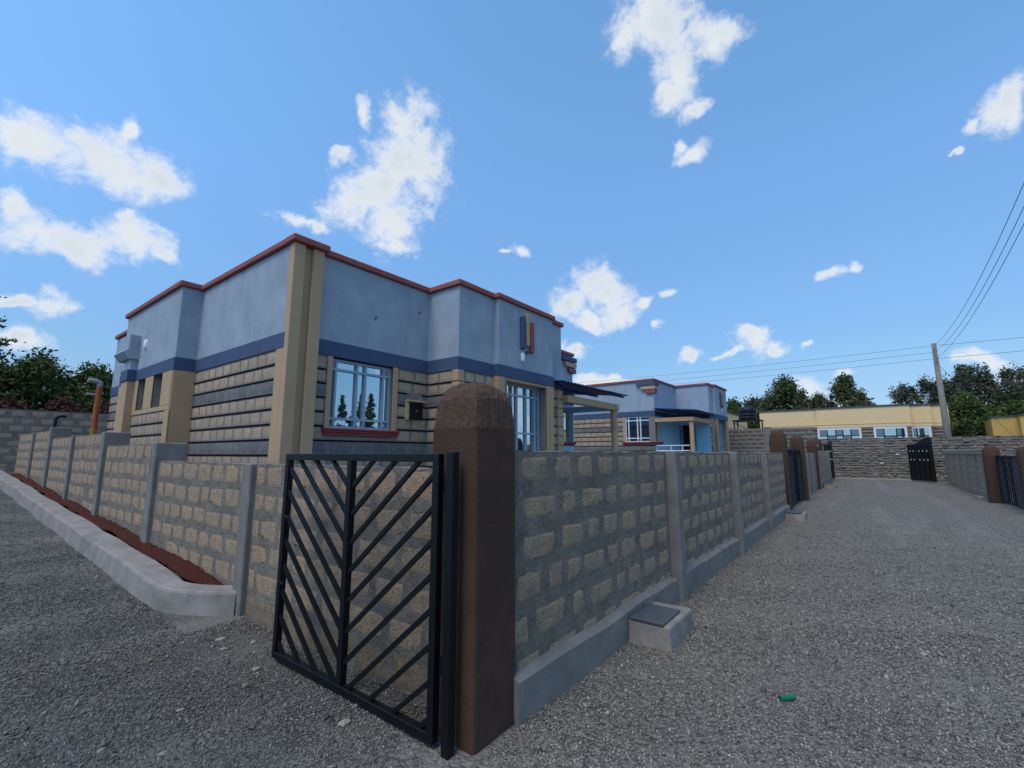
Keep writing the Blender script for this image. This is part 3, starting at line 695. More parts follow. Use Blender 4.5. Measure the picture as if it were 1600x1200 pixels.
# ---- the second house
DZ2 = .18
h2 = thing('bungalow', 'farther bungalow with light blue porch seen past the near house', 'house', (27, 12, 0), 'flat-roofed bungalows')
FP2 = [(23, 19), (23, 8.5), (26.3, 8.5), (26.3, 6.7), (27.1, 6.7), (27.1, 6.55), (29.7, 6.55), (29.7, 19)]
S2 = [Frame(FP2[i], FP2[(i + 1) % len(FP2)]) for i in range(len(FP2))]
shell(FP2, DZ2, h2, {0: [(8.9, 10.4, 2.02)], 1: [(.1, .78, 2.02)], 2: [(.12, 1.06, .3)], 5: [(.3, 2.05, .8)]})
FW = S2[0]
courses(FW, DZ2, 1.1, [(8.76, 10.5, 1.88, 4)], h2, .40)
slab(FW, 8.76, 8.9, 1.9 + DZ2, Z_BAND0 + DZ2 - .001, h2)
window(FW, 8.9, 10.4, 2.02 + DZ2, Z_BAND0 + DZ2 - .004, h2, .02, [.12, .44, .55, .87], [.15, .85], 'glass_dark', 'white_frame', .05)
sill(FW, 8.72, 10.62, 2.02 + DZ2, h2)
FN2 = S2[1]
window(FN2, .1, .78, 2.02 + DZ2, 3.1 + DZ2, h2, .02, [.33, .66], [.16, .86], 'glass_dark', 'white_frame', .04)
MB().fbox(FN2, .1, .78, -.1, .016, 3.1 + DZ2, Z_BAND0 + DZ2 - .003).build('lintel', M['light_blue'], h2)
slab(FN2, .78, FN2.L - .02, .3, Z_BAND0 + DZ2 - .002, h2, 'light_blue'); sill(FN2, 0.11, .9, 2.02 + DZ2, h2)
slab(FN2, 0, .78, .3, 1.88 + DZ2, h2, 'light_blue')
FD = S2[2]
slab(FD, 1.06, FD.L, .3, Z_BAND0 + DZ2 - .002, h2, 'light_blue'); slab(FD, .12, 1.06, 3.0 + DZ2, Z_BAND0 + DZ2 - .003, h2, 'light_blue'); slab(FD, 0.02, .12, .3, Z_BAND0 + DZ2 - .002, h2, 'light_blue')
dr = MB().fbox(FD, .12, 1.06, -.3, -.25, .5, 3.0 + DZ2).build('door_shade_panel', M['tank'], h2)  # black panel: the room's shade behind the door leaves put into its colour
for a0, a1 in ((.12, .34), (.84, 1.06)):
    dl = MB().fbox(FD, a0, a1, -.06, -.015, .6, 2.98 + DZ2).build('door', M['door_blue'], h2)
    for q in range(4): MB().fbox(FD, a0 + .05, a1 - .05, -.03, -.005, 2.05 + q * .24, 2.2 + q * .24).build('door_pane', M['glass_dark'], dl)
F4b = S2[3]
courses(F4b, DZ2, 1.1, [(.45, 1, 0, 4)], h2, .4); slab(F4b, .45, F4b.L, .3, Z_BAND0 + DZ2 - .001, h2)
F3b = S2[5]
slab(F3b, 0, .3, .3, Z_BAND0 + DZ2 - .001, h2); slab(F3b, 2.05, F3b.L, .3, Z_BAND0 + DZ2 - .001, h2)
window(F3b, .3, 2.05, .85, Z_BAND0 + DZ2 - .004, h2, .2, [.25, .5, .75], [.47, .88], 'glass', 'grey_frame', .045)
MB().fbox(F3b, 2.06, 2.1, -.2, .018, .8, Z_BAND0 + DZ2 - .003).build('reveal', M['cream'], h2)
logo_bars(F3b, 1.0, DZ2, h2)
wall_lamp(F3b.P(1.3, 0, 3.9 + DZ2), (0, -1, 0), h2); wall_lamp((23, 12.85, 3.95 + DZ2), (-1, 0, 0), h2)
MB().box(23.0, 26.28, 6.62, 6.82, 3.0 + DZ2, 3.2 + DZ2).build('porch_beam', M['cream'], h2, bevel=.008)
MB().box(22.92, 23.1, 6.822, 8.48, 3.0 + DZ2, 3.2 + DZ2).build('porch_beam', M['cream'], h2, bevel=.008)
column(23.05, 6.72, 0, 2.96 + DZ2, h2)
porch_roof(22.7, 26.5, 6.35, 8.46, 3.5 + DZ2, 3.70 + DZ2, h2)
mouldings((23, 8.5), (0, 1), (1, 0), DZ2, h2)
for z in (1.75, 2.0):
    MB().tube([(23.02, 6.85, z), (23.02, 8.45, z)], .025, 8).build('porch_rail', M['white_frame'], h2)
for y in (7.2, 7.75): MB().tube([(23.02, y, 1.0), (23.02, y, 2.0)], .02, 8).build('rail_post', M['white_frame'], h2)
MB().box(22.95, 23.05, 7.75, 8.45, .8, 1.72).build('porch_parapet', M['light_blue'], h2)

# ------------------------------------------------------------------ stone fences
def fence_panel(F, a0, a1, zb0, zb1, ztop, wall, thick=.2, pitch=.42, low=False, course=.25, fill=0.0):
    """one mortar panel of a stone wall with its stones; zb0/zb1 = foot height at both ends"""
    mb = MB(); nseg = max(2, int((a1 - a0) / .12)); r = random.Random(int(a0 * 100))
    top = [ztop + r.uniform(-.008, .012) for _ in range(nseg + 1)]
    for side in (0, -thick):
        for i in range(nseg + 1):
            a = a0 + (a1 - a0) * i / nseg; mb.v.append(F.P(a, side, zb0 + (zb1 - zb0) * i / nseg - .15)); mb.v.append(F.P(a, side, top[i]))
    N2 = 2 * (nseg + 1)
    for i in range(nseg):
        k = 2 * i
        mb.f += [(k, k + 2, k + 3, k + 1), (N2 + k + 1, N2 + k + 3, N2 + k + 2, N2 + k), (k + 1, k + 3, N2 + k + 3, N2 + k + 1)]
    mb.f += [(0, 1, N2 + 1, N2), (2 * nseg, N2 + 2 * nseg, N2 + 2 * nseg + 1, 2 * nseg + 1)]
    mb.build('mortar_panel', M['mortar'], wall)
    z = ztop - .005; row = 0
    while z - course > min(zb0, zb1) - .12:
        off = rng.uniform(-.05, .05) + (0 if row % 2 else pitch * .5)
        a = a0 + off - pitch
        h = course - (.045 if row == 0 else rng.uniform(.055, .075))
        while a < a1:
            w = pitch * rng.choice((.62, .85, .95, 1.0, 1.05, 1.2)) * rng.uniform(.94, 1.06); e0, e1 = max(a, a0 + .01), min(a + w, a1 - .01); a += w
            foot = zb0 + (zb1 - zb0) * ((e0 + e1) / 2 - a0) / (a1 - a0)
            if e1 - e0 < .12 or z - course * .6 < foot: continue
            sw = (e1 - e0) - rng.uniform(.03, .10) * (1 - fill) * (1 if e1 - e0 > .25 else .4)
            if rng.random() < .015 and row: continue
            zc = z - course / 2 + (.015 if row == 0 else rng.uniform(-.012, .012))
            islow = low and zc < foot + .22
            put_stone(F, (e0 + e1) / 2 + rng.uniform(-.01, .01), 0, zc, sw, h * (1.15 if islow else rng.uniform(.9, 1.05) + .16 * fill), LOW_ST if islow else FENCE_ST, wall)
        z -= course; row += 1
def fence_post(x0, x1, y0, y1, z0, z1, wall, name='post'):
    return MB().box(x0, x1, y0, y1, z0, z1).build(name, M['post'], wall, bevel=.012)
wr = thing('stone_wall', 'low stone and mortar wall along the lane, right of the corner pillar', 'wall', (2.4, 1.86, 0), 'boundary walls')
FR = Frame((2.4, 1.86), (14.75, 1.86))
posts = [5.32, 8.36, 11.16]
segs = [(2.40, 5.32), (5.50, 8.36), (8.53, 11.16), (11.33, 14.4)]
for a0, a1 in segs:
    fence_panel(FR, a0 - 2.4, a1 - 2.4, .05, .05, 1.615, wr)
    p = MB(); n = 10; r = random.Random(int(a0 * 7))
    for i in range(n + 1):                                     # plinth with a rough sloping shoulder
        x = a0 + (a1 - a0) * i / n; z = .26 + r.uniform(-.012, .018)
        p.v += [(x, 1.79, -.2), (x, 1.79 + r.uniform(-.006, .006), z - .02), (x, 1.815, z), (x, 1.862, z + .012)]
    for i in range(n):
        for j in range(3): k = 4 * i + j; p.f.append((k, k + 4, k + 5, k + 1))
    p.f += [(0, 1, 2, 3), (4 * n + 3, 4 * n + 2, 4 * n + 1, 4 * n)]
    p.build('plinth', M['post'], wr)
for x in posts: fence_post(x, x + .17, 1.745, 2.0, -.2, 1.635, wr)

wlf = thing('stone_wall', 'stepped stone and mortar wall climbing beside the left road behind the open gate', 'wall', (2.25, 5.2, 0), 'boundary walls')
FL = Frame((2.25, 23), (2.25, 2.2))                             # faces -X; a = 23 - y
LP = [(2.2, 5.08, 1.49, True), (5.27, 8.15, 1.49, False), (8.36, 11.12, 1.74, False), (11.34, 13.82, 1.98, False), (13.98, 16.42, 1.98, False), (16.62, 19.1, 2.2, False), (19.26, 22.2, 2.2, False)]
for y0, y1, zt, low in LP:
    fence_panel(FL, 23 - y1, 23 - y0, float(gz(0, y1)) + (.0 if low else .22), float(gz(0, y0)) + (0 if low else .22), zt, wlf, low=low, pitch=.43, fill=.85)
fence_post(2.19, 2.44, 5.08, 5.27, -.2, 1.50, wlf)
for y, zt in ((8.15, 1.76), (11.12, 2.0), (16.42, 2.27)):        # tall piers where the wall steps up
    fence_post(2.19, 2.58, y, y + .22, -.2, zt, wlf, 'pier')
for y, zt in ((13.82, 2.0), (19.1, 2.22)): fence_post(2.19, 2.44, y, y + .16, -.2, zt, wlf)

# kerb and red soil beside the left wall
kb = MB(); path = [(1.73, 23.5)] + [(1.73 + .01 * math.sin(k * 1.7), 23 - k * .8) for k in range(21)] + [(1.73, 6.3), (1.745, 5.95), (1.80, 5.72), (1.89, 5.54), (2.02, 5.36), (2.19, 5.16)]
kr = random.Random(4); K = []
for i, (x, y) in enumerate(path):
    a = path[max(i - 1, 0)]; b = path[min(i + 1, len(path) - 1)]; t = Vector((b[0] - a[0], b[1] - a[1], 0)).normalized(); nn = Vector((-t.y, t.x, 0))
    g0 = float(gz(x, y)); top = g0 + .24; w = .285 + kr.uniform(-.012, .02); ow = kr.uniform(-.004, .004)
    if i > 22: w = .25
    for (o, z) in ((-.035, g0 - .1), (-.006 + ow, top - .03), (.004 + ow, top - .008), (.016, top + kr.uniform(-.004, .006)), (w - .03, top + kr.uniform(-.004, .006)), (w, top - .02), (w + .01, g0 - .1)):
        K.append((x + nn.x * o, y + nn.y * o, z))
kb.v = K
for i in range(len(path) - 1):
    for j in range(6): k = 7 * i + j; kb.f.append((k, k + 1, k + 8, k + 7))
kb.f.append(tuple(range(6, -1, -1))); e = 7 * (len(path) - 1); kb.f.append(tuple(range(e, e + 7)))
ko = kb.build('concrete_kerb', M['concrete'], None, smooth=False)
tag(ko, 'long pale concrete kerb with rounded end below the stepped left wall', 'kerb')
ny, nxs = 200, 8; yy = np.linspace(5.55, 21, ny); sv_ = []
for j in range(ny):
    for i in range(nxs):
        t = i / (nxs - 1); tp = min(1, (yy[j] - 5.5) / .35); sv_.append((2.255 - (.235 + .03 * math.sin(yy[j] * 1.9) + .03 * math.sin(yy[j] * 5.3)) * (1 - t), yy[j] + .04 * t, float(gz(0, yy[j])) + .20 + tp * .05 * math.sin(min(1, t * 1.3) * math.pi / 2) * (.7 + .3 * math.sin(yy[j] * 2.1)) + nr.uniform(-.014, .016) + (.02 if i == 0 else 0)))
sf = np.array([(j * nxs + i, j * nxs + i + 1, (j + 1) * nxs + i + 1, (j + 1) * nxs + i) for j in range(ny - 1) for i in range(nxs - 1)])
soil = bpy.data.objects.new('red_soil', np_mesh('red_soil', np.array(sv_), sf, M['soil'])); COL.objects.link(soil)
tag(soil, 'strip of loose red soil between kerb and left wall', 'soil', kind='stuff')

# ------------------------------------------------------------------ brown pillars
def pillar(x, y, w, zs, zt, label, rough=True):
    t = thing('gate_pillar', label, 'pillar', (x, y, 0), 'brown gate pillars')
    MB().box(x - w / 2, x + w / 2, y - w / 2, y + w / 2, -.2, zs).build('shaft', M['brown'], t, bevel=.02, seg=2)
    n = 20; vs = []; fs = []; r = random.Random(int(x * 10))
    for j in range(n + 1):
        for i in range(n + 1):
            a, b = 2 * i / n - 1, 2 * j / n - 1
            d = max(abs(a), abs(b)); q = math.sqrt(max(0, 1 - (.78 * d ** 2.2 + .22 * (a * a + b * b) / 2) ** 1.35))
            k = 1.012 - .10 * (1 - q) * .2
            jit = .009 if rough else .005
            edge = i in (0, n) or j in (0, n)
            vs.append((x + a * w / 2 * k + r.uniform(-jit, jit) * .6, y + b * w / 2 * k + r.uniform(-jit, jit) * .6, (zs - .03 if edge else zs + (zt - zs) * q + r.uniform(-jit, jit))))
    for j in range(n):
        for i in range(n): q = j * (n + 1) + i; fs.append((q, q + 1, q + n + 2, q + n + 1))
    c = MB(); c.add(vs, fs); c.build('domed_cap', M['brown_rough' if rough else 'brown'], t, smooth=not rough)
    return t
pillar(2.235, 2.02, .385, 1.78, 2.055, 'tall brown rendered pillar with rough domed top at the front corner')
pillar(14.95, 2.02, .40, 1.95, 2.24, 'brown pillar at the far end of the near lane wall', False)
pillar(19.3, 2.02, .40, 1.95, 2.24, 'brown pillar on the left of the lane just beyond the closed side gate', False)
pillar(25.75, 2.12, .40, 1.95, 2.26, 'brown pillar on the left of the lane before the far grey wall', False)
pillar(35.9, 2.6, .42, 2.2, 2.5, 'farthest left brown pillar behind the black gate leaf', False)
pillar(22.1, -3.22, .40, 1.55, 1.86, 'brown pillar ending the right lane wall', False)
pillar(18.08, -3.32, .40, 1.5, 1.80, 'brown pillar cut off by the right edge of the photo', False)

# ------------------------------------------------------------------ chevron gates
def gate(p0, p1, z0, z1, label, group, m='black_metal', post=True, latch=True):
    """p0 = hinge side, p1 = free side"""
    F = Frame(p0, p1); L = F.L; t = thing('chevron_gate', label, 'gate', (*p0, 0), group); fw = .05; d = .05
    H = z1 - z0
    for nm, a0, a1, q0, q1 in (('stile', 0, fw, z0, z1), ('stile', L - fw, L, z0, z1), ('rail', fw, L - fw, z0, z0 + fw), ('rail', fw, L - fw, z1 - fw, z1), ('centre_post', L / 2 - .025, L / 2 + .025, z0 + fw, z1 - fw)):
        MB().fbox(F, a0, a1, -d / 2, d / 2, q0, q1).build(nm, M[m], t, bevel=.003)
    W2 = L / 2 - .02 - fw; slope = .82
    step = H / 8.2
    for side in (0, 1):
        k = -8
        while k < 12:
            zc = z0 + k * step                               # height where the bar meets the centre post
            # bar: from centre (s=0, z=zc) up to the stile (s=W2, z=zc + slope*W2)
            s0, s1 = .0, W2
            lo, hi = z0 + fw * .6, z1 - fw * .6
            if zc < lo: s0 = (lo - zc) / slope
            if zc + slope * W2 > hi: s1 = (hi - zc) / slope
            k += 1
            if s1 - s0 < .06: continue
            def pt(s):
                a = L / 2 - .025 - s if side == 0 else L / 2 + .025 + s
                return F.P(a, 0, zc + slope * s)
            MB().bar(pt(s0), pt(s1), .026, .026, up=F.n).build('diagonal_bar', M[m], t)
    if post:
        MB().fbox(F, -.115, -.06, -.02, .035, z0 - .06, z1 + .01).build('hinge_post', M[m], t, bevel=.003)
        for z in (z0 + .28 * H * .9, z1 - .28): MB().tube([F.P(-.03, .01, z - .04), F.P(-.03, .01, z + .05)], .018, 8).build('hinge', M[m], t)
    if latch:
        a = L - fw - .02
        for z in (z0 + H * .68, z0 + H * .36):
            MB().tube([F.P(a, -.01, z), F.P(a - .04, -.05, z + .015), F.P(a - .08, -.05, z)], .007, 6).build('latch', M[m], t)
    return t
gate((1.955, 2.03), (1.955, 3.85), .03, 1.60, 'large black chevron gate standing open beside the front brown pillar', 'chevron gates')
gate((15.17, 1.95), (17.12, 1.95), .05, 1.75, 'nearer leaf of the closed navy chevron gate on the left of the lane', 'chevron gates', 'navy_metal', False, False)
gate((19.08, 1.95), (17.14, 1.95), .05, 1.75, 'farther leaf of the closed navy chevron gate on the left of the lane', 'chevron gates', 'navy_metal', False, False)
gate((21.88, -3.3), (20.1, -3.3), .05, 1.55, 'farther leaf of the right hand navy gate beside the wall pillar', 'chevron gates', 'navy_metal', True, False)
gate((18.3, -3.3), (20.08, -3.3), .05, 1.55, 'nearer leaf of the right hand navy gate by the photo edge', 'chevron gates', 'navy_metal', False, False)

# solid black gate leaves at the end of the lane
def sheet_gate(p0, p1, z1, rise, label, studs=True):
    F = Frame(p0, p1); t = thing('sheet_metal_gate', label, 'gate', (*p0, 0), 'black sheet gates at the lane end'); L = F.L
    n = 14; mb = MB(); top = [z1 + rise * (.5 - .5 * math.cos(math.pi * min(1, max(0, (i / n - .25) / .6)))) for i in range(n + 1)]
    for b in (-.02, .02):
        for i in range(n + 1): mb.v += [F.P(L * i / n, b, .08), F.P(L * i / n, b, top[i])]
    N2 = 2 * (n + 1)
    for i in range(n):
        k = 2 * i; mb.f += [(k, k + 1, k + 3, k + 2), (N2 + k, N2 + k + 2, N2 + k + 3, N2 + k + 1), (k + 1, N2 + k + 1, N2 + k + 3, k + 3), (k, k + 2, N2 + k + 2, N2 + k)]
    mb.f += [(0, N2, N2 + 1, 1), (2 * n, 2 * n + 1, N2 + 2 * n + 1, N2 + 2 * n)]
    mb.build('sheet', M['black_metal'], t)
    for i in range(5): MB().fbox(F, L * (i + .03) / 5, L * (i + .03) / 5 + .04, .021, .045, .08, z1 - .01).build('rib', M['black_metal'], t)
    for z in (.1, .75, z1 - .3): MB().fbox(F, 0, L, .022, .05, z, z + .05).build('rail', M['black_metal'], t)
    if studs:
        for z in (1.25, 1.75):
            for a in (.12, .26, .5, .66, .82):
                c = F.P(L * a, .055, z); s = .055
                MB().add([F.P(L * a - s, .05, z), F.P(L * a, .05, z - s), F.P(L * a + s, .05, z), F.P(L * a, .05, z + s), F.P(L * a, .075, z)], [(0, 1, 4), (1, 2, 4), (2, 3, 4), (3, 0, 4)]).build('stud', M['white_frame'], t)
    return t
sheet_gate((36.6, -1.85), (34.3, -2.75), 2.15, .35, 'black sheet gate leaf with white diamond studs, right of the rubble wall')
sheet_gate((33.3, 2.12), (36.0, 1.88), 2.15, .3, 'black sheet gate leaf seen edge on, left of the rubble wall', True)

# ------------------------------------------------------------------ meter chambers
def chamber(x0, x1, y0, y1, z1, label):
    t = thing('meter_chamber', label, 'meter chamber', ((x0 + x1) / 2, (y0 + y1) / 2, 0), 'concrete meter chambers by the wall')
    mb = MB(); e = .02
    mb.add([(x0 - e, y0 - e, -.12), (x1 + e, y0 - e, -.12), (x1 + e, y1, -.12), (x0 - e, y1, -.12), (x0, y0, z1), (x1, y0, z1), (x1, y1, z1), (x0, y1, z1)], MB.BF)
    mb.build('box', M['concrete'], t, bevel=.02, seg=2)
    w, d = x1 - x0, y1 - y0
    MB().box(x0 - .01, x0 + .70 * w, y0 + .13 * d, y1 - .02, z1 + .003, z1 + .024).build('lid', M['lid'], t, bevel=.003)
chamber(3.98, 4.60, 1.43, 1.79, .19, 'concrete meter chamber with steel lid beside the near wall post')
chamber(13.3, 14.0, 1.38, 1.785, .17, 'concrete meter chamber at the far end of the near lane wall')
chamber(26.6, 27.5, 1.42, 1.86, .18, 'small far concrete chamber below the grey wall beyond the brown pillars')

# ------------------------------------------------------------------ far walls and buildings
# grey wall beyond the pillars on the left of the lane
w3 = thing('stone_wall', 'grey wall with close posts beyond the brown pillars on the left of the lane', 'wall', (26, 1.95, 0), 'boundary walls')
F3w = Frame((25.96, 1.95), (33.3, 1.95))
MB().fbox(F3w, 0, F3w.L, -.2, 0, -.1, 1.72).build('mortar_panel', M['mortar'], w3)
for a in (1.4, 2.8, 4.3, 5.8, 7.1): MB().fbox(F3w, a, a + .17, -.22, .07, -.1, 1.75).build('post', M['post'], w3)
MB().fbox(F3w, 0, F3w.L, -.02, .06, -.1, .3).build('plinth', M['post'], w3)
for r_ in range(5):
    a = .1 + (r_ % 2) * .2
    while a < 7.2: put_stone(F3w, a + .15, 0, 1.55 - r_ * .25, .28, .17, FENCE_ST, w3); a += .44
w5 = thing('stone_wall', 'lane wall between the two middle brown pillars on the left', 'wall', (19.5, 1.95, 0), 'boundary walls')
F5 = Frame((19.5, 2.0), (25.55, 2.0)); MB().fbox(F5, 0, F5.L, -.2, 0, -.1, 1.62).build('mortar_panel', M['mortar'], w5)
for a in (2, 4): MB().fbox(F5, a, a + .17, -.22, .07, -.1, 1.64).build('post', M['post'], w5)
# taller cross wall behind the pillars
w4 = thing('stone_wall', 'taller grey block wall crossing behind the brown pillars below the water tank', 'wall', (31.5, 5, 0), 'boundary walls')
F4w = Frame((31.5, 9.2), (31.5, 2.4))
MB().fbox(F4w, 0, F4w.L, -.22, 0, -.1, 3.12).build('mortar_panel', M['rubble_mortar'], w4)
GB = [stone_mesh('block', M['rubble'], .06, 700 + i, 4, 4, .012) for i in range(4)]
for r_ in range(12):
    a = (r_ % 2) * .2 + .01
    while a < F4w.L - .2: put_stone(F4w, a + .2, 0, 3.0 - r_ * .245, .36, .2, GB, w4, 'block'); a += .41
MB().fbox(F4w, 4.2, 4.6, -.24, .03, -.1, 3.2).build('post', M['post'], w4)
# rubble wall closing the lane
def rubble(F, a0, a1, z0, z1, name, parent, n, big=1.0, pale=0):
    r = np.random.default_rng(int(F.p.x)); vs, fs, tn = [], [], []
    z = z0; k = 0
    rows = 0
    while z < z1:
        h = .135 * big * r.uniform(.75, 1.25); a = a0 - r.uniform(0, .3)
        while a < a1:
            w = r.uniform(.12, .36) * big; c0, c1 = max(a + .012, a0), min(a + w - .012, a1); a += w
            if c1 - c0 < .05: continue
            pr = r.uniform(.01, .045); zt = min(z + h - .012 + r.uniform(-.06, .05), z1 + .04); base = len(vs)
            j = lambda s: r.uniform(-s, s)
            for b, sh in ((-.05, 0), (pr * .55, .01), (pr, .035)):
                for (aa, zz) in ((c0 + sh + j(.012), z + sh + j(.035)), (c1 - sh + j(.012), z + sh + j(.04)), (c1 - sh + j(.03), zt - sh + j(.03)), (c0 + sh + j(.012), zt - sh + j(.02))):
                    vs.append(F.P(aa, b, zz))
            for q in range(2):
                for i in range(4):
                    fs.append((base + q * 4 + i, base + q * 4 + (i + 1) % 4, base + q * 4 + 4 + (i + 1) % 4, base + q * 4 + 4 + i))
            fs.append((base + 8, base + 9, base + 10, base + 11)); tn += [r.uniform(0, 1) ** 1.5] * 12
        z += h
    o = bpy.data.objects.new(name, np_mesh(name, np.array(vs), np.array(fs), M['rubble'], np.array(tn))); link(o, parent); o['kind'] = 'stuff'
    return o
wb = thing('rubble_wall', 'rough rubble stone wall closing the end of the lane', 'wall', (37.3, 0, 0), 'boundary walls')
FBW = Frame((37.3, 7), (37.3, -9))
MB().fbox(FBW, 0, FBW.L, -.35, -.005, -.2, 2.58).build('core', M['rubble_mortar'], wb)
rubble(FBW, 0, 16, 0, 2.55, 'rubble_stones', wb, 0, 1.15)
for a, z, s in ((4.95, 1.65, .07), (5.25, 1.68, .06), (8.35, 1.55, .09), (7.55, 1.0, .09), (8.65, 1.78, .05)):
    MB().add([FBW.P(a + s * 1.4 * x, .06 + .04 * y, z + s * .8 * q) for x, y, q in ((-1, 0, 0), (0, 0, -1), (1, 0, .1), (.1, 0, 1), (0, 1, 0))], [(0, 1, 4), (1, 2, 4), (2, 3, 4), (3, 0, 4)]).build('pale_stone', M['pale_stone'], wb, label='whitish stone')
MB().box(36.55, 37.28, -2.0, 1.9, -.1, .07).build('footing', M['concrete'], wb, bevel=.02)
# right lane wall
w6 = thing('stone_wall', 'right lane wall with brown coping running to the black gate', 'wall', (28, -3.2, 0), 'boundary walls')
F6 = Frame((34.3, -3.2), (22.3, -3.2))
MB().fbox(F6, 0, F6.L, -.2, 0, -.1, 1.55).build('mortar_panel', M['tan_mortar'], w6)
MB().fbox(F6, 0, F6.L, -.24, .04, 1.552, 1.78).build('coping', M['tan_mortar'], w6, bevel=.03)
for a in (1.3, 3.3, 5.3, 7.3, 9.2, 11.0): MB().fbox(F6, a, a + .17, -.05, .07, -.1, 1.552).build('post', M['post'], w6)
for r_ in range(6):
    a = (r_ % 2) * .2
    while a < F6.L - .3: put_stone(F6, a + .2, 0, 1.42 - r_ * .24, .33, .18, FENCE_ST, w6); a += .43
MB().box(23.6, 24.5, -3.16, -2.95, -.1, .06).build('footing', M['concrete'], w6, bevel=.01)
# heap of rubble and low wall behind it
w7 = thing('rubble_wall', 'low rubble wall behind the right lane wall under the yellow house', 'wall', (40, -9, 0), 'boundary walls')
F7 = Frame((38.5, -3.4), (36.5, -14)); MB().fbox(F7, 0, F7.L, -.4, 0, -.1, 2.42).build('core', M['rubble_mortar'], w7); rubble(F7, 0, F7.L, .9, 2.45, 'rubble_stones', w7, 0, 1.3)
r = np.random.default_rng(9); n = 420
hx = r.normal(0, 1.3, n); hy = r.normal(0, .9, n); hz = 1.0 + 1.0 * np.exp(-(hx / 1.6) ** 2 - (hy / 1.1) ** 2) + r.uniform(-.05, .08, n); hs = r.uniform(.08, .22, n)
lo = OCT_V[None] * hs[:, None, None] * r.uniform(.6, 1.2, (n, 1, 3)) + r.normal(0, .3, (n, 6, 3)) * hs[:, None, None]
lo = lo + np.stack([hx + 30.5, hy - 6.3, hz], -1)[:, None]
hp = bpy.data.objects.new('rubble_heap', np_mesh('rubble_heap', lo.reshape(-1, 3), (OCT_F[None] + (np.arange(n) * 6)[:, None, None]).reshape(-1, 3), M['rubble'], np.repeat(r.uniform(0, .5, n), 6)))
COL.objects.link(hp); tag(hp, 'heap of grey broken stone behind the right lane wall', 'rubble', kind='stuff')
# the heap stands on a raised bank behind that wall
MB().box(27, 34, -9, -3.6, -.2, 1.15).build('bank', M['rubble_mortar'])['kind'] = 'structure'

def yellow_house(foot, z_par, z_top, label, m_side, wins, bank=0, loc=(0, 0, 0), band=1.7, faces=None):
    t = thing('yellow_house', label, 'house', loc, 'yellow houses')
    MB().prism(foot, -.2, z_par - band).build('wall', M['rubble_mortar'], t)
    MB().prism(offset(foot, .03), z_par - band + .002, z_par - band + .28).build('ring_band', M[m_side], t)
    MB().prism(offset(foot, .06), z_par - band + .282, z_par - band + .33).build('string_course', M[m_side], t)
    MB().prism(offset(foot, .03), z_par - band + .332, z_par).build('parapet', M[m_side], t)
    MB().prism(offset(foot, .10), z_par + .002, z_top).build('coping', M['dark_coping'], t)
    for F, ranges in (faces or []):
        k = 0; z = z_par - band
        while z - k * .27 > 2.2:
            for (a0, a1) in ranges:
                a = a0
                while a < a1 - .1:
                    w = min(rng.uniform(.5, .9), a1 - a); put_stone(F, a + w / 2, 0, z - k * .27 - .135, w - .04, .215, BROWN_ST, t, 'stone'); a += w
            k += 1
    for F, a0, a1, z0, z1, v, h in wins:
        w = MB().fbox(F, a0 - .16, a1 + .16, -.01, .06, z1, z1 + .14).fbox(F, a0 - .16, a0, -.01, .06, z0, z1).fbox(F, a1, a1 + .16, -.01, .06, z0, z1).build('window', M['white_frame'], t)
        vx = [a0] + [a0 + (a1 - a0) * f for f in v] + [a1]; hz_ = [z0] + [z0 + (z1 - z0) * f for f in h] + [z1]
        for i in range(len(vx) - 1):
            for j in range(len(hz_) - 1):
                MB().fbox(F, vx[i], vx[i + 1], -.008, .012, hz_[j], hz_[j + 1]).build('pane', M['glass' if (i + j) % 2 == 0 else 'glass_dark'], w)
        for x in vx[1:-1]: MB().fbox(F, x - .04, x + .04, -.005, .03, z0, z1).build('glazing_bar', M['navy_metal'], w)
        for z in hz_[1:-1]: MB().fbox(F, a0, a1, -.004, .027, z - .04, z + .04).build('glazing_bar', M['navy_metal'], w)
    return t
YF = [(60, 9.2), (42, 9.2), (42, 9.1), (50, 9.1), (50, 3.5), (49.7, 3.5), (49.7, -2.9), (50.7, -2.9), (50.7, -4.25), (51.6, -4.25), (51.6, -5.4), (60, -5.4)]
YF = [(60, 8.1), (50, 8.1), (50, 3.5), (49.7, 3.5), (49.7, -2.9), (50.7, -2.9), (50.7, -4.25), (51.6, -4.25), (51.6, -5.4), (60, -5.4)]
FY1, FY2, FY3 = Frame((50, 7.35), (50, 3.5)), Frame((49.7, 3.5), (49.7, -2.9)), Frame((50.7, -2.9), (50.7, -4.25))
FY4 = Frame((51.6, -4.25), (51.6, -5.4))
yellow_house(YF, 5.55, 5.68, 'long yellow house behind the rubble wall at the lane end', 'yellow',
             [(FY1, 1.15, 2.6, 2.3, 3.68, [.5], [.6]), (FY2, .12, 2.95, 2.3, 3.68, [.2, .42, .6, .8], [.62]), (FY2, 4.1, 5.95, 2.3, 3.68, [.28, .72], [.55]), (FY3, .15, 1.1, 2.3, 3.68, [.25], [.55])],
             loc=(55, 0, 0), faces=[(FY1, [(0, .98), (2.77, 3.85)]), (FY2, [(3.12, 3.93), (6.12, 6.4)]), (FY3, [(1.27, 1.35)]), (FY4, [(0, 1.15)])])
lampy = None
YL = [(41, 9.2), (49.5, 9.2), (49.5, 15), (41, 15)]
FYL = Frame((41, 9.2), (49.5, 9.2))
yellow_house(YL, 5.0, 5.12, 'yellow house wing glimpsed between the second bungalow and the water tank', 'yellow', [], loc=(45, 12, 0), band=1.5, faces=[(FYL, [(0, 8.5)])])
YR = [(55.5, -8.0), (51, -7.75), (50.2, -9.0), (49.4, -9.0), (48.4, -14), (60, -14)]
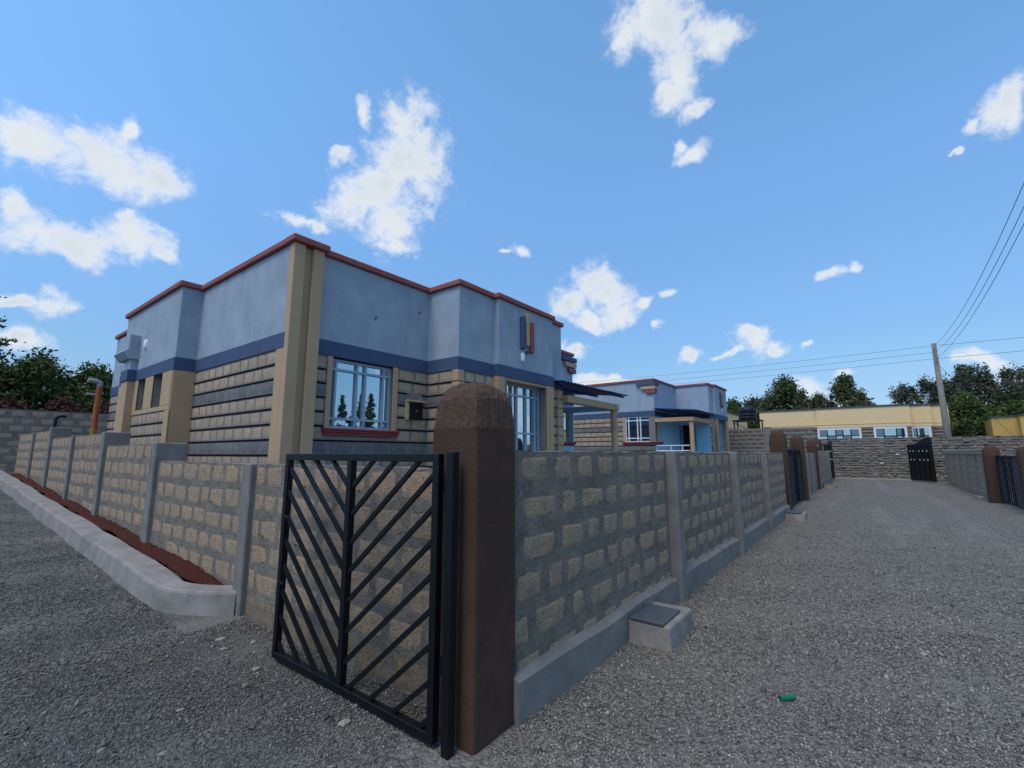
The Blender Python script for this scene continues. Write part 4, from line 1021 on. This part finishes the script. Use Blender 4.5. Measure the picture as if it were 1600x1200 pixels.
yellow_house(YR, 4.35, 4.45, 'ochre house partly seen at the right edge behind the stone heap', 'ochre_wall', [], loc=(54, -11, 0), band=2.2)

# water tank on a steel stand
tk = thing('water_tank', 'black plastic water tank on a steel stand behind the grey block wall', 'water tank', (38.4, 7.05, 0))
TX, TY, TZ = 38.4, 7.05, .38
prof = [(.54, 3.72), (.62, 3.76), (.62, 3.95), (.60, 3.97), (.62, 3.99), (.62, 4.2), (.60, 4.22), (.62, 4.24), (.62, 4.50), (.57, 4.62), (.33, 4.72), (.2, 4.74), (.2, 4.80), (.02, 4.81)]
tb = MB(); tb.tube([(TX, TY, z + TZ) for _, z in prof], [q for q, _ in prof], 24); tb.build('tank', M['tank'], tk, smooth=True)
for sx in (-.6, .6):
    for sy in (-.85, .85): MB().tube([(TX + sx, TY + sy, 0), (TX + sx, TY + sy, 3.64 + TZ)], .05, 6).build('leg', M['tank'], tk)
MB().box(TX - .75, TX + .75, TY - .95, TY + .95, 3.64 + TZ, 3.715 + TZ).build('platform', M['tank'], tk)
MB().bar((TX - .6, TY - .85, 2.9), (TX - .6, TY + .85, 3.9), .05).build('brace', M['tank'], tk)

# left background block wall
w8 = thing('block_wall', 'dark block wall closing the top of the left road below the trees', 'wall', (3, 24, .9), 'boundary walls')
F8 = Frame((-9, 24), (12, 24)); MB().fbox(F8, 0, F8.L, -.2, 0, 0, 3.17).build('mortar_panel', M['mortar'], w8)
for r_ in range(9):
    a = 9 + (r_ % 2) * .25
    while a < 16.5:
        put_stone(F8, a + .24, 0, 3.02 - r_ * .265, .46 * rng.uniform(.8, 1), .2, FENCE_ST, w8, 'block'); a += .52
MB().box(.3, 2.15, 22.9, 23.3, .6, 1.1).build('concrete_step', M['concrete'])
tag(bpy.data.objects['concrete_step'], 'grey concrete edging below the dark wall at far left', 'kerb')
sp = thing('standpipe', 'thin black standpipe with bent top behind the left wall', 'standpipe', (2.9, 21.2, .7))
MB().tube([(2.9, 21.2, .6), (2.9, 21.2, 2.78)], .045, 8).build('pipe', M['black_metal'], sp)
MB().tube([(2.9, 21.2, 2.76), (3.02, 21.2, 2.84), (3.14, 21.2, 2.84)], .045, 8).build('pipe_elbow', M['black_metal'], sp)

# pole and wires
PY = -4.15
pl = thing('utility_pole', 'leaning wooden utility pole behind the rubble wall at right', 'utility pole', (41.8, PY - .08, 0))
MB().tube([(41.8, PY - .08, 0), (41.85, PY - .05, 4), (41.9, PY, 9.05)], [.21, .18, .13], 10).build('shaft', M['wood'], pl, smooth=True)
for z in (8.75, 8.3, 7.85):
    MB().bar((41.78, PY, z), (41.55, PY, z), .05).build('insulator_bracket', M['wire'], pl)
    MB().tube([(41.55, PY, z - .06), (41.55, PY, z + .1)], [.045, .03], 8).build('insulator', M['grey_pipe'], pl)
p2 = thing('utility_pole', 'tall wooden utility pole beside the lane outside the right edge', 'utility pole', (7.9, -4.3, 0))
MB().tube([(7.9, -4.3, 0), (7.9, -4.3, 11.3)], [.2, .13], 10).build('shaft', M['wood'], p2, smooth=True)
def wire(p, q, sag, label, rad=.0095, n=28):
    p, q = Vector(p), Vector(q); pts = []
    for i in range(n + 1):
        t = i / n; v = p.lerp(q, t); v.z -= sag * 4 * t * (1 - t); pts.append(v)
    o = MB().tube(pts, rad, 5).build('power_line', M['wire']); tag(o, label, 'power line', 'overhead wires')
wire((41.55, PY, 8.85), (7.9, -4.2, 10.95), 1.25, 'highest of the three wires climbing to the upper right corner')
wire((41.55, PY, 8.4), (7.9, -4.25, 10.5), 1.25, 'middle of the three wires climbing to the upper right corner')
wire((41.55, PY, 7.95), (7.9, -4.3, 10.1), 1.15, 'lowest of the three wires climbing to the upper right corner')
for z, zz, lb in ((8.85, 9.9, 'highest'), (8.4, 9.35, 'middle'), (7.95, 8.95, 'lowest')):
    wire((41.6, PY, z), (43, 46, zz), .45, '%s of the three thin wires running left from the pole over the bungalows' % lb, .010)
wire((41.6, PY, 8.85), (44, -22, 9.4), .15, 'upper thin wire running from the pole to the right edge', .012)
wire((41.6, PY, 7.95), (44, -22, 8.7), .15, 'lower thin wire running from the pole to the right edge', .012)
wire((41.9, PY, 7.7), (46, -9, 1), .0, 'taut stay wire slanting down right from the pole', .012)

# ------------------------------------------------------------------ trees
def tree(name, label, cat, x, y, h, rad, base, n, leaf_s, m, seed, group, clumps=26, shape='round', crown_lo=.25, zsq=1.0, trunk=.14):
    n = int(n * 2.6); leaf_s *= .68; clumps = int(clumps * 2.6)
    r = np.random.default_rng(seed); t = thing(name, label, cat, (x, y, base), group)
    lo = base + h * crown_lo; H = base + h - lo; cs = []
    for i in range(clumps):
        if shape == 'cone':
            q = (i + r.random()) / clumps; rr = rad * (1 - q) ** .8 * r.uniform(.35, 1); cz = lo + H * q * .98; cr = rad * (.10 + .17 * (1 - q))
        else:
            q = r.random() ** .8; ang_ = math.sqrt(max(0, 1 - (2 * q - .85) ** 2 * .9)) if shape == 'round' else .55 + .45 * r.random()
            rr = rad * ang_ * math.sqrt(r.uniform(.08, 1)) * r.uniform(.75, 1.05); cz = lo + H * q * .92; cr = rad * r.uniform(.09, .24)
        th = r.uniform(0, 2 * math.pi); cs.append((x + rr * math.cos(th), y + rr * math.sin(th), cz, cr))
    cs = np.array(cs); wgt = cs[:, 3] ** 2; ci = r.choice(len(cs), n, p=wgt / wgt.sum())
    d = r.normal(0, 1, (n, 3)); d /= np.linalg.norm(d, axis=1, keepdims=True); d *= (r.random((n, 1)) ** .45) * np.where(r.random((n, 1)) < (.4 if shape != 'cone' else .1), 2.1, 1)
    P = cs[ci, :3] + d * cs[ci, 3:4] * np.array([.9, .9, (1.0 if shape != 'tall' else 1.35) * zsq])
    up = r.normal(0, 1, (n, 3)); up /= np.linalg.norm(up, axis=1, keepdims=True)
    sd_ = np.cross(up, r.normal(0, 1, (n, 3))); sd_ /= np.linalg.norm(sd_, axis=1, keepdims=True)
    ls = leaf_s * r.uniform(.6, 1.4, (n, 1))
    q = np.stack([P - up * ls, P + sd_ * ls * .45, P + up * ls, P - sd_ * ls * .45], 1).reshape(-1, 3)
    tn = np.clip(r.uniform(0, 1, n) * .55 + r.uniform(0, 1, len(cs))[ci] * .45, 0, 1)
    o = bpy.data.objects.new('crown', np_mesh('crown', q, np.arange(4 * n).reshape(-1, 4), M[m], np.repeat(tn, 4))); link(o, t)
    tr = MB(); top = np.array([x, y, lo + H * (.9 if shape == 'cone' else .55)])
    tr.tube([(x, y, base - .3), (x + .06, y, base + h * .25), tuple(top)], [trunk, trunk * .8, trunk * .25], 7)
    for k in r.choice(len(cs), min(len(cs), 12), replace=False):
        c = cs[k, :3]; f = r.uniform(.3, .85); s0 = np.array([x, y, base]) * (1 - f) + top * f
        tr.tube([tuple(s0), tuple((s0 + c) / 2 + np.array([0, 0, .05 * h])), tuple(c)], [trunk * .38, trunk * .25, trunk * .08], 5)
    tr.build('trunk', M['bark'], t)
    return t
G1 = 'trees behind the dark left wall'
tree('tree', 'dense green tree nearest the left photo edge above the dark wall', 'tree', .9, 29.0, 5.2, 2.3, .84, 7000, .13, 'leaf_hedge', 1, G1, 34, crown_lo=.1)
tree('tree', 'dense green tree second from the left edge above the dark wall', 'tree', 3.2, 28.6, 5.0, 2.1, .84, 7000, .13, 'leaf_hedge', 2, G1, 34, crown_lo=.1)
tree('tree', 'dense green tree with reddish tips above the middle of the dark left wall', 'tree', 5.0, 28.9, 4.9, 2.0, .84, 6500, .13, 'leaf_hedge', 3, G1, 30, crown_lo=.1)
tree('tree', 'green tree partly hidden by the orange pipe of the near house', 'tree', 6.8, 29.3, 4.75, 2.0, .84, 6500, .13, 'leaf_hedge', 4, G1, 30, crown_lo=.1)
for i, (x, y, lb) in enumerate(((2.2, 25.6, 'low reddish shrub just over the dark wall, left one'), (3.6, 25.7, 'low reddish shrub just over the dark wall, middle one'), (5.0, 25.8, 'low reddish shrub just over the dark wall, right one'))):
    tree('shrub', lb, 'shrub', x, y, 2.9, .9, .84, 1400, .10, 'leaf_red', 20 + i, 'reddish shrubs over the dark wall', 14, crown_lo=.45, trunk=.05)
tree('conifer_tree', 'sparse conifer with layered boughs cut by the left photo edge', 'tree', 1.15, 27, 7.6, 1.9, .84, 650, .12, 'leaf_dark', 6, None, 12, 'cone', .3, .3)
G2 = 'trees behind the long yellow house'
tree('tree', 'large bushy dark tree behind the yellow house', 'tree', 70, 8.2, 11.6, 3.4, 0, 9000, .26, 'leaf_dark', 31, G2, 46, crown_lo=.2, trunk=.25)
tree('tree', 'dark tree with a tuft reaching right behind the yellow house', 'tree', 70, 1.7, 11.3, 2.7, 0, 7000, .25, 'leaf_dark', 32, G2, 36, crown_lo=.2, trunk=.22)
tree('tree', 'smaller dark tree filling the gap between the two bushy trees', 'tree', 71, 4.6, 9.6, 2.3, 0, 5000, .24, 'leaf_dark', 33, G2, 28, crown_lo=.2, trunk=.2)
tree('tree', 'green tree just right of the farther bungalow', 'tree', 68, 14.2, 9.0, 2.6, 0, 5500, .25, 'leaf_hedge', 34, G2, 30, crown_lo=.2, trunk=.2)
tree('tree', 'thin airy tree behind the black water tank', 'tree', 71, 12.0, 9.6, 1.9, 0, 1700, .24, 'leaf_grey', 35, G2, 24, 'tall', .2, trunk=.16)
tree('tree', 'dark tree showing low left of the bushy tree behind the yellow house', 'tree', 70, 10.8, 8.6, 1.9, 0, 3800, .25, 'leaf_dark', 36, G2, 24, crown_lo=.2, trunk=.2)
G3 = 'airy trees at the far right'
for i, (px_, yy_, top, rd, dens, lb) in enumerate(((0, -4.6, 10.6, 2.0, 2300, 'airy grey green tree left of the utility pole'), (0, -7.2, 11.2, 2.0, 2600, 'airy grey green tree right of the utility pole'),
        (0, -9.2, 12.4, 2.0, 3000, 'tall airy tree with palm like tufts right of the pole'), (0, -11.0, 12.6, 2.3, 2800, 'tallest airy tree of the far right group'),
        (0, -13.0, 11.4, 2.1, 2400, 'airy tree near the right photo edge'), (0, -15.2, 11.8, 2.2, 2600, 'airy tree cut by the right photo edge'))):
    tree('tree', lb, 'tree', 76 + (i % 2) * 2, yy_, top, rd, 0, dens, .24, 'leaf_grey', 50 + i, G3, 34, 'tall', .25, trunk=.2)
tree('tree', 'dense yellow green bushy tree right of the long yellow house', 'tree', 61, -7.7, 7.0, 3.0, 0, 9000, .22, 'leaf_bush', 60, None, 42, crown_lo=.03, trunk=.25)
tree('tree', 'dense dark green bush filling the corner beside the yellow house', 'tree', 62, -11.2, 6.3, 2.7, 0, 7000, .22, 'leaf_bush', 61, None, 34, crown_lo=.03, trunk=.22)
tree('shrub', 'dark shrub in the gap between the two yellow houses', 'shrub', 56, -7.0, 4.6, 1.5, 0, 4000, .16, 'leaf_dark', 62, None, 22, crown_lo=.05, trunk=.1)
# trees across the lane whose reflections stand in the near house windows
G4 = 'conifers across the lane mirrored in the window'
for i, (x, y, h, rd) in enumerate(((25.2, -22, 6.8, .75), (23.9, -22, 6.95, 1.15), (26.7, -22, 7.4, 1.3), (21.9, -22.5, 8.9, 1.9), (19.5, -23, 6.0, 2.0), (30, -23, 5.5, 2.0))):
    tree('conifer_tree', ['slim middle', 'left pointed', 'right pointed', 'tall broad', 'low left', 'low right'][i] + ' conifer across the lane mirrored in the near house window', 'tree', x, y, h, rd, 0, 3600, .17, 'leaf_dark', 80 + i, G4, 40, 'cone', .08, .5)

# ------------------------------------------------------------------ small things on the ground
def gh(x, y): return float(gz(x, y) + bumps(x, y))
x, y = 3.69, .57
tb = MB(); a = Vector((math.cos(HEAD - 1.4), math.sin(HEAD - 1.4), 0)) * .055; z = gh(x, y) + .022
c = Vector((x, y, z)); n_ = 14
for rr, off in ((.017, -1), (.017, 1), (.0135, 1), (.0135, -1)):
    for i in range(n_):
        t = 2 * math.pi * i / n_; s_v = Vector((-a.y, a.x, 0)).normalized(); v = c + a * off + s_v * math.cos(t) * rr + Vector((0, 0, 1)) * math.sin(t) * rr; tb.v.append(tuple(v))
for k in range(4):
    for i in range(n_):
        j = (i + 1) % n_; k2 = (k + 1) % 4; tb.f.append((k * n_ + i, k * n_ + j, k2 * n_ + j, k2 * n_ + i))
tag(tb.build('plastic_tube', M['green_plastic']), 'short piece of green plastic tube lying on the lane gravel', 'plastic tube')
pr = random.Random(21)
def pebble(x, y, s, label, flat=.5, m='pebble', name='pebble'):
    n1_, n2_ = 7, 5; mb = MB(); z0 = gh(x, y) + s * flat * .55; ph_ = pr.uniform(0, 6)
    for j in range(n2_ + 1):
        t = math.pi * j / n2_
        for i in range(n1_):
            p_ = 2 * math.pi * i / n1_ + ph_; k = s * (1 + pr.uniform(-.22, .22))
            mb.v.append((x + k * math.sin(t) * math.cos(p_) * 1.3, y + k * math.sin(t) * math.sin(p_) * .9, z0 + k * flat * math.cos(t)))
    for j in range(n2_):
        for i in range(n1_): a_ = j * n1_ + i; b_ = j * n1_ + (i + 1) % n1_; mb.f.append((a_, a_ + n1_, b_ + n1_, b_))
    o = mb.build(name, M[m]); tag(o, label, 'stone', 'loose pale stones on the gravel')
for k, (x, y, s, lb) in enumerate((
        (1.86, 4.62, .042, 'biggest pale stone on the gravel between kerb end and gate'), (1.80, 4.40, .026, 'small white stone just in front of the kerb end'),
        (1.77, 4.25, .018, 'tiny pale stone a little below the kerb end stones'), (2.02, 4.35, .03, 'pale stone lying against the wall foot by the gate'),
        (1.80, 3.80, .034, 'pale broken stone left of the gate foot'), (1.78, 2.62, .038, 'pale flat stone in front of the gate bottom rail'),
        (5.15, -.2, .035, 'whitish pebble far right on the lane'), (1.25, 3.6, .022, 'pale chip low on the left road'), (1.05, 3.2, .022, 'buff chip near the lower left of the road'),
        (.85, 3.5, .018, 'whitish chip lowest on the left road'))):
    pebble(x, y, s * .8, lb, .5)
def dry_leaf(x, y, s, ang_, label):
    mb = MB(); ca, sa = math.cos(ang_), math.sin(ang_); z0 = gh(x, y) + .016; nn_ = 6
    for lay in (0, .0015):
        for i in range(nn_ + 1):
            t = i / nn_; w = math.sin(math.pi * t) * .32 * s
            for q in (-1, 0, 1):
                u_, v_ = (t - .5) * s * 2, q * w
                mb.v.append((x + u_ * ca - v_ * sa, y + u_ * sa + v_ * ca, z0 + lay + abs(q) * .35 * w + .012 * math.sin(t * 3)))
    h_ = 3 * (nn_ + 1)
    for i in range(nn_):
        for q in range(2):
            k = 3 * i + q; mb.f.append((k, k + 3, k + 4, k + 1)); mb.f.append((h_ + k + 1, h_ + k + 4, h_ + k + 3, h_ + k))
    tag(mb.build('dry_leaf', M['dry_leaf']), label, 'leaf', 'dry leaves on the ground')
for x, y, s, a_, lb in ((1.35, 4.55, .035, .4, 'dry tan leaf on the gravel left of the kerb end'), (1.62, 4.75, .03, 1.2, 'thin straw coloured leaf just below the kerb end'), (1.5, 4.1, .028, 2.0, 'dry leaf mid way down the left road'),
                        (3.9, .9, .03, .7, 'brown curled leaf on the lane beyond the green tube'), (4.15, .75, .025, 2.2, 'small brown leaf on the lane beside the curled one'), (1.62, 3.55, .035, .2, 'pale dry leaf left of the gate foot')):
    dry_leaf(x, y, s, a_, lb)
fe = MB(); fx, fy = 1.17, 2.27; z0 = gh(fx, fy) + .012
dirv = Vector((.25, .97, 0)); sdv = Vector((.97, -.25, 0))
for lay in (0, .003):
    for t, w in ((-.11, .004), (-.085, .022), (-.04, .032), (0, .028), (.03, .012)):
        for q in (-1, 0, 1):
            v = Vector((fx, fy, z0 + lay + .012 * (1 - abs(q)) + (.03 * (t + .11)))) + dirv * t + sdv * w * q; fe.v.append(tuple(v))
for i in range(4):
    for q in range(2): k = 3 * i + q; fe.f.append((k, k + 1, k + 4, k + 3)); fe.f.append((15 + k, 15 + k + 3, 15 + k + 4, 15 + k + 1))
ft = thing('feather', 'black feather with pale quill at the bottom edge of the gravel', 'feather', (fx, fy, 0))
fe.build('vane', M['feather'], ft); MB().tube([tuple(Vector((fx, fy, z0 + .02)) + dirv * .02), tuple(Vector((fx, fy, z0 + .03)) + dirv * .085)], .0025, 5).build('quill', M['pebble'], ft)
for k, (x, y, L_, a_, lb) in enumerate(((1.72, 3.62, .09, .9, 'pale dry twig near the gate foot'), (1.5, 3.3, .08, .5, 'thin dry twig in the middle of the left gravel'), (1.62, 4.9, .07, 1.3, 'short pale twig below the kerb face'))):
    z0 = gh(x, y) + .018
    tag(MB().tube([(x, y, z0), (x + L_ * .5 * math.cos(a_), y + L_ * .5 * math.sin(a_), z0 + .008), (x + L_ * math.cos(a_ + .3), y + L_ * math.sin(a_ + .3), z0)], [.004, .0035, .002], 5).build('twig', M['twig']), lb, 'twig', 'dry twigs on the ground')
for o in bpy.data.objects:
    if '_base' in o: del o['_base']
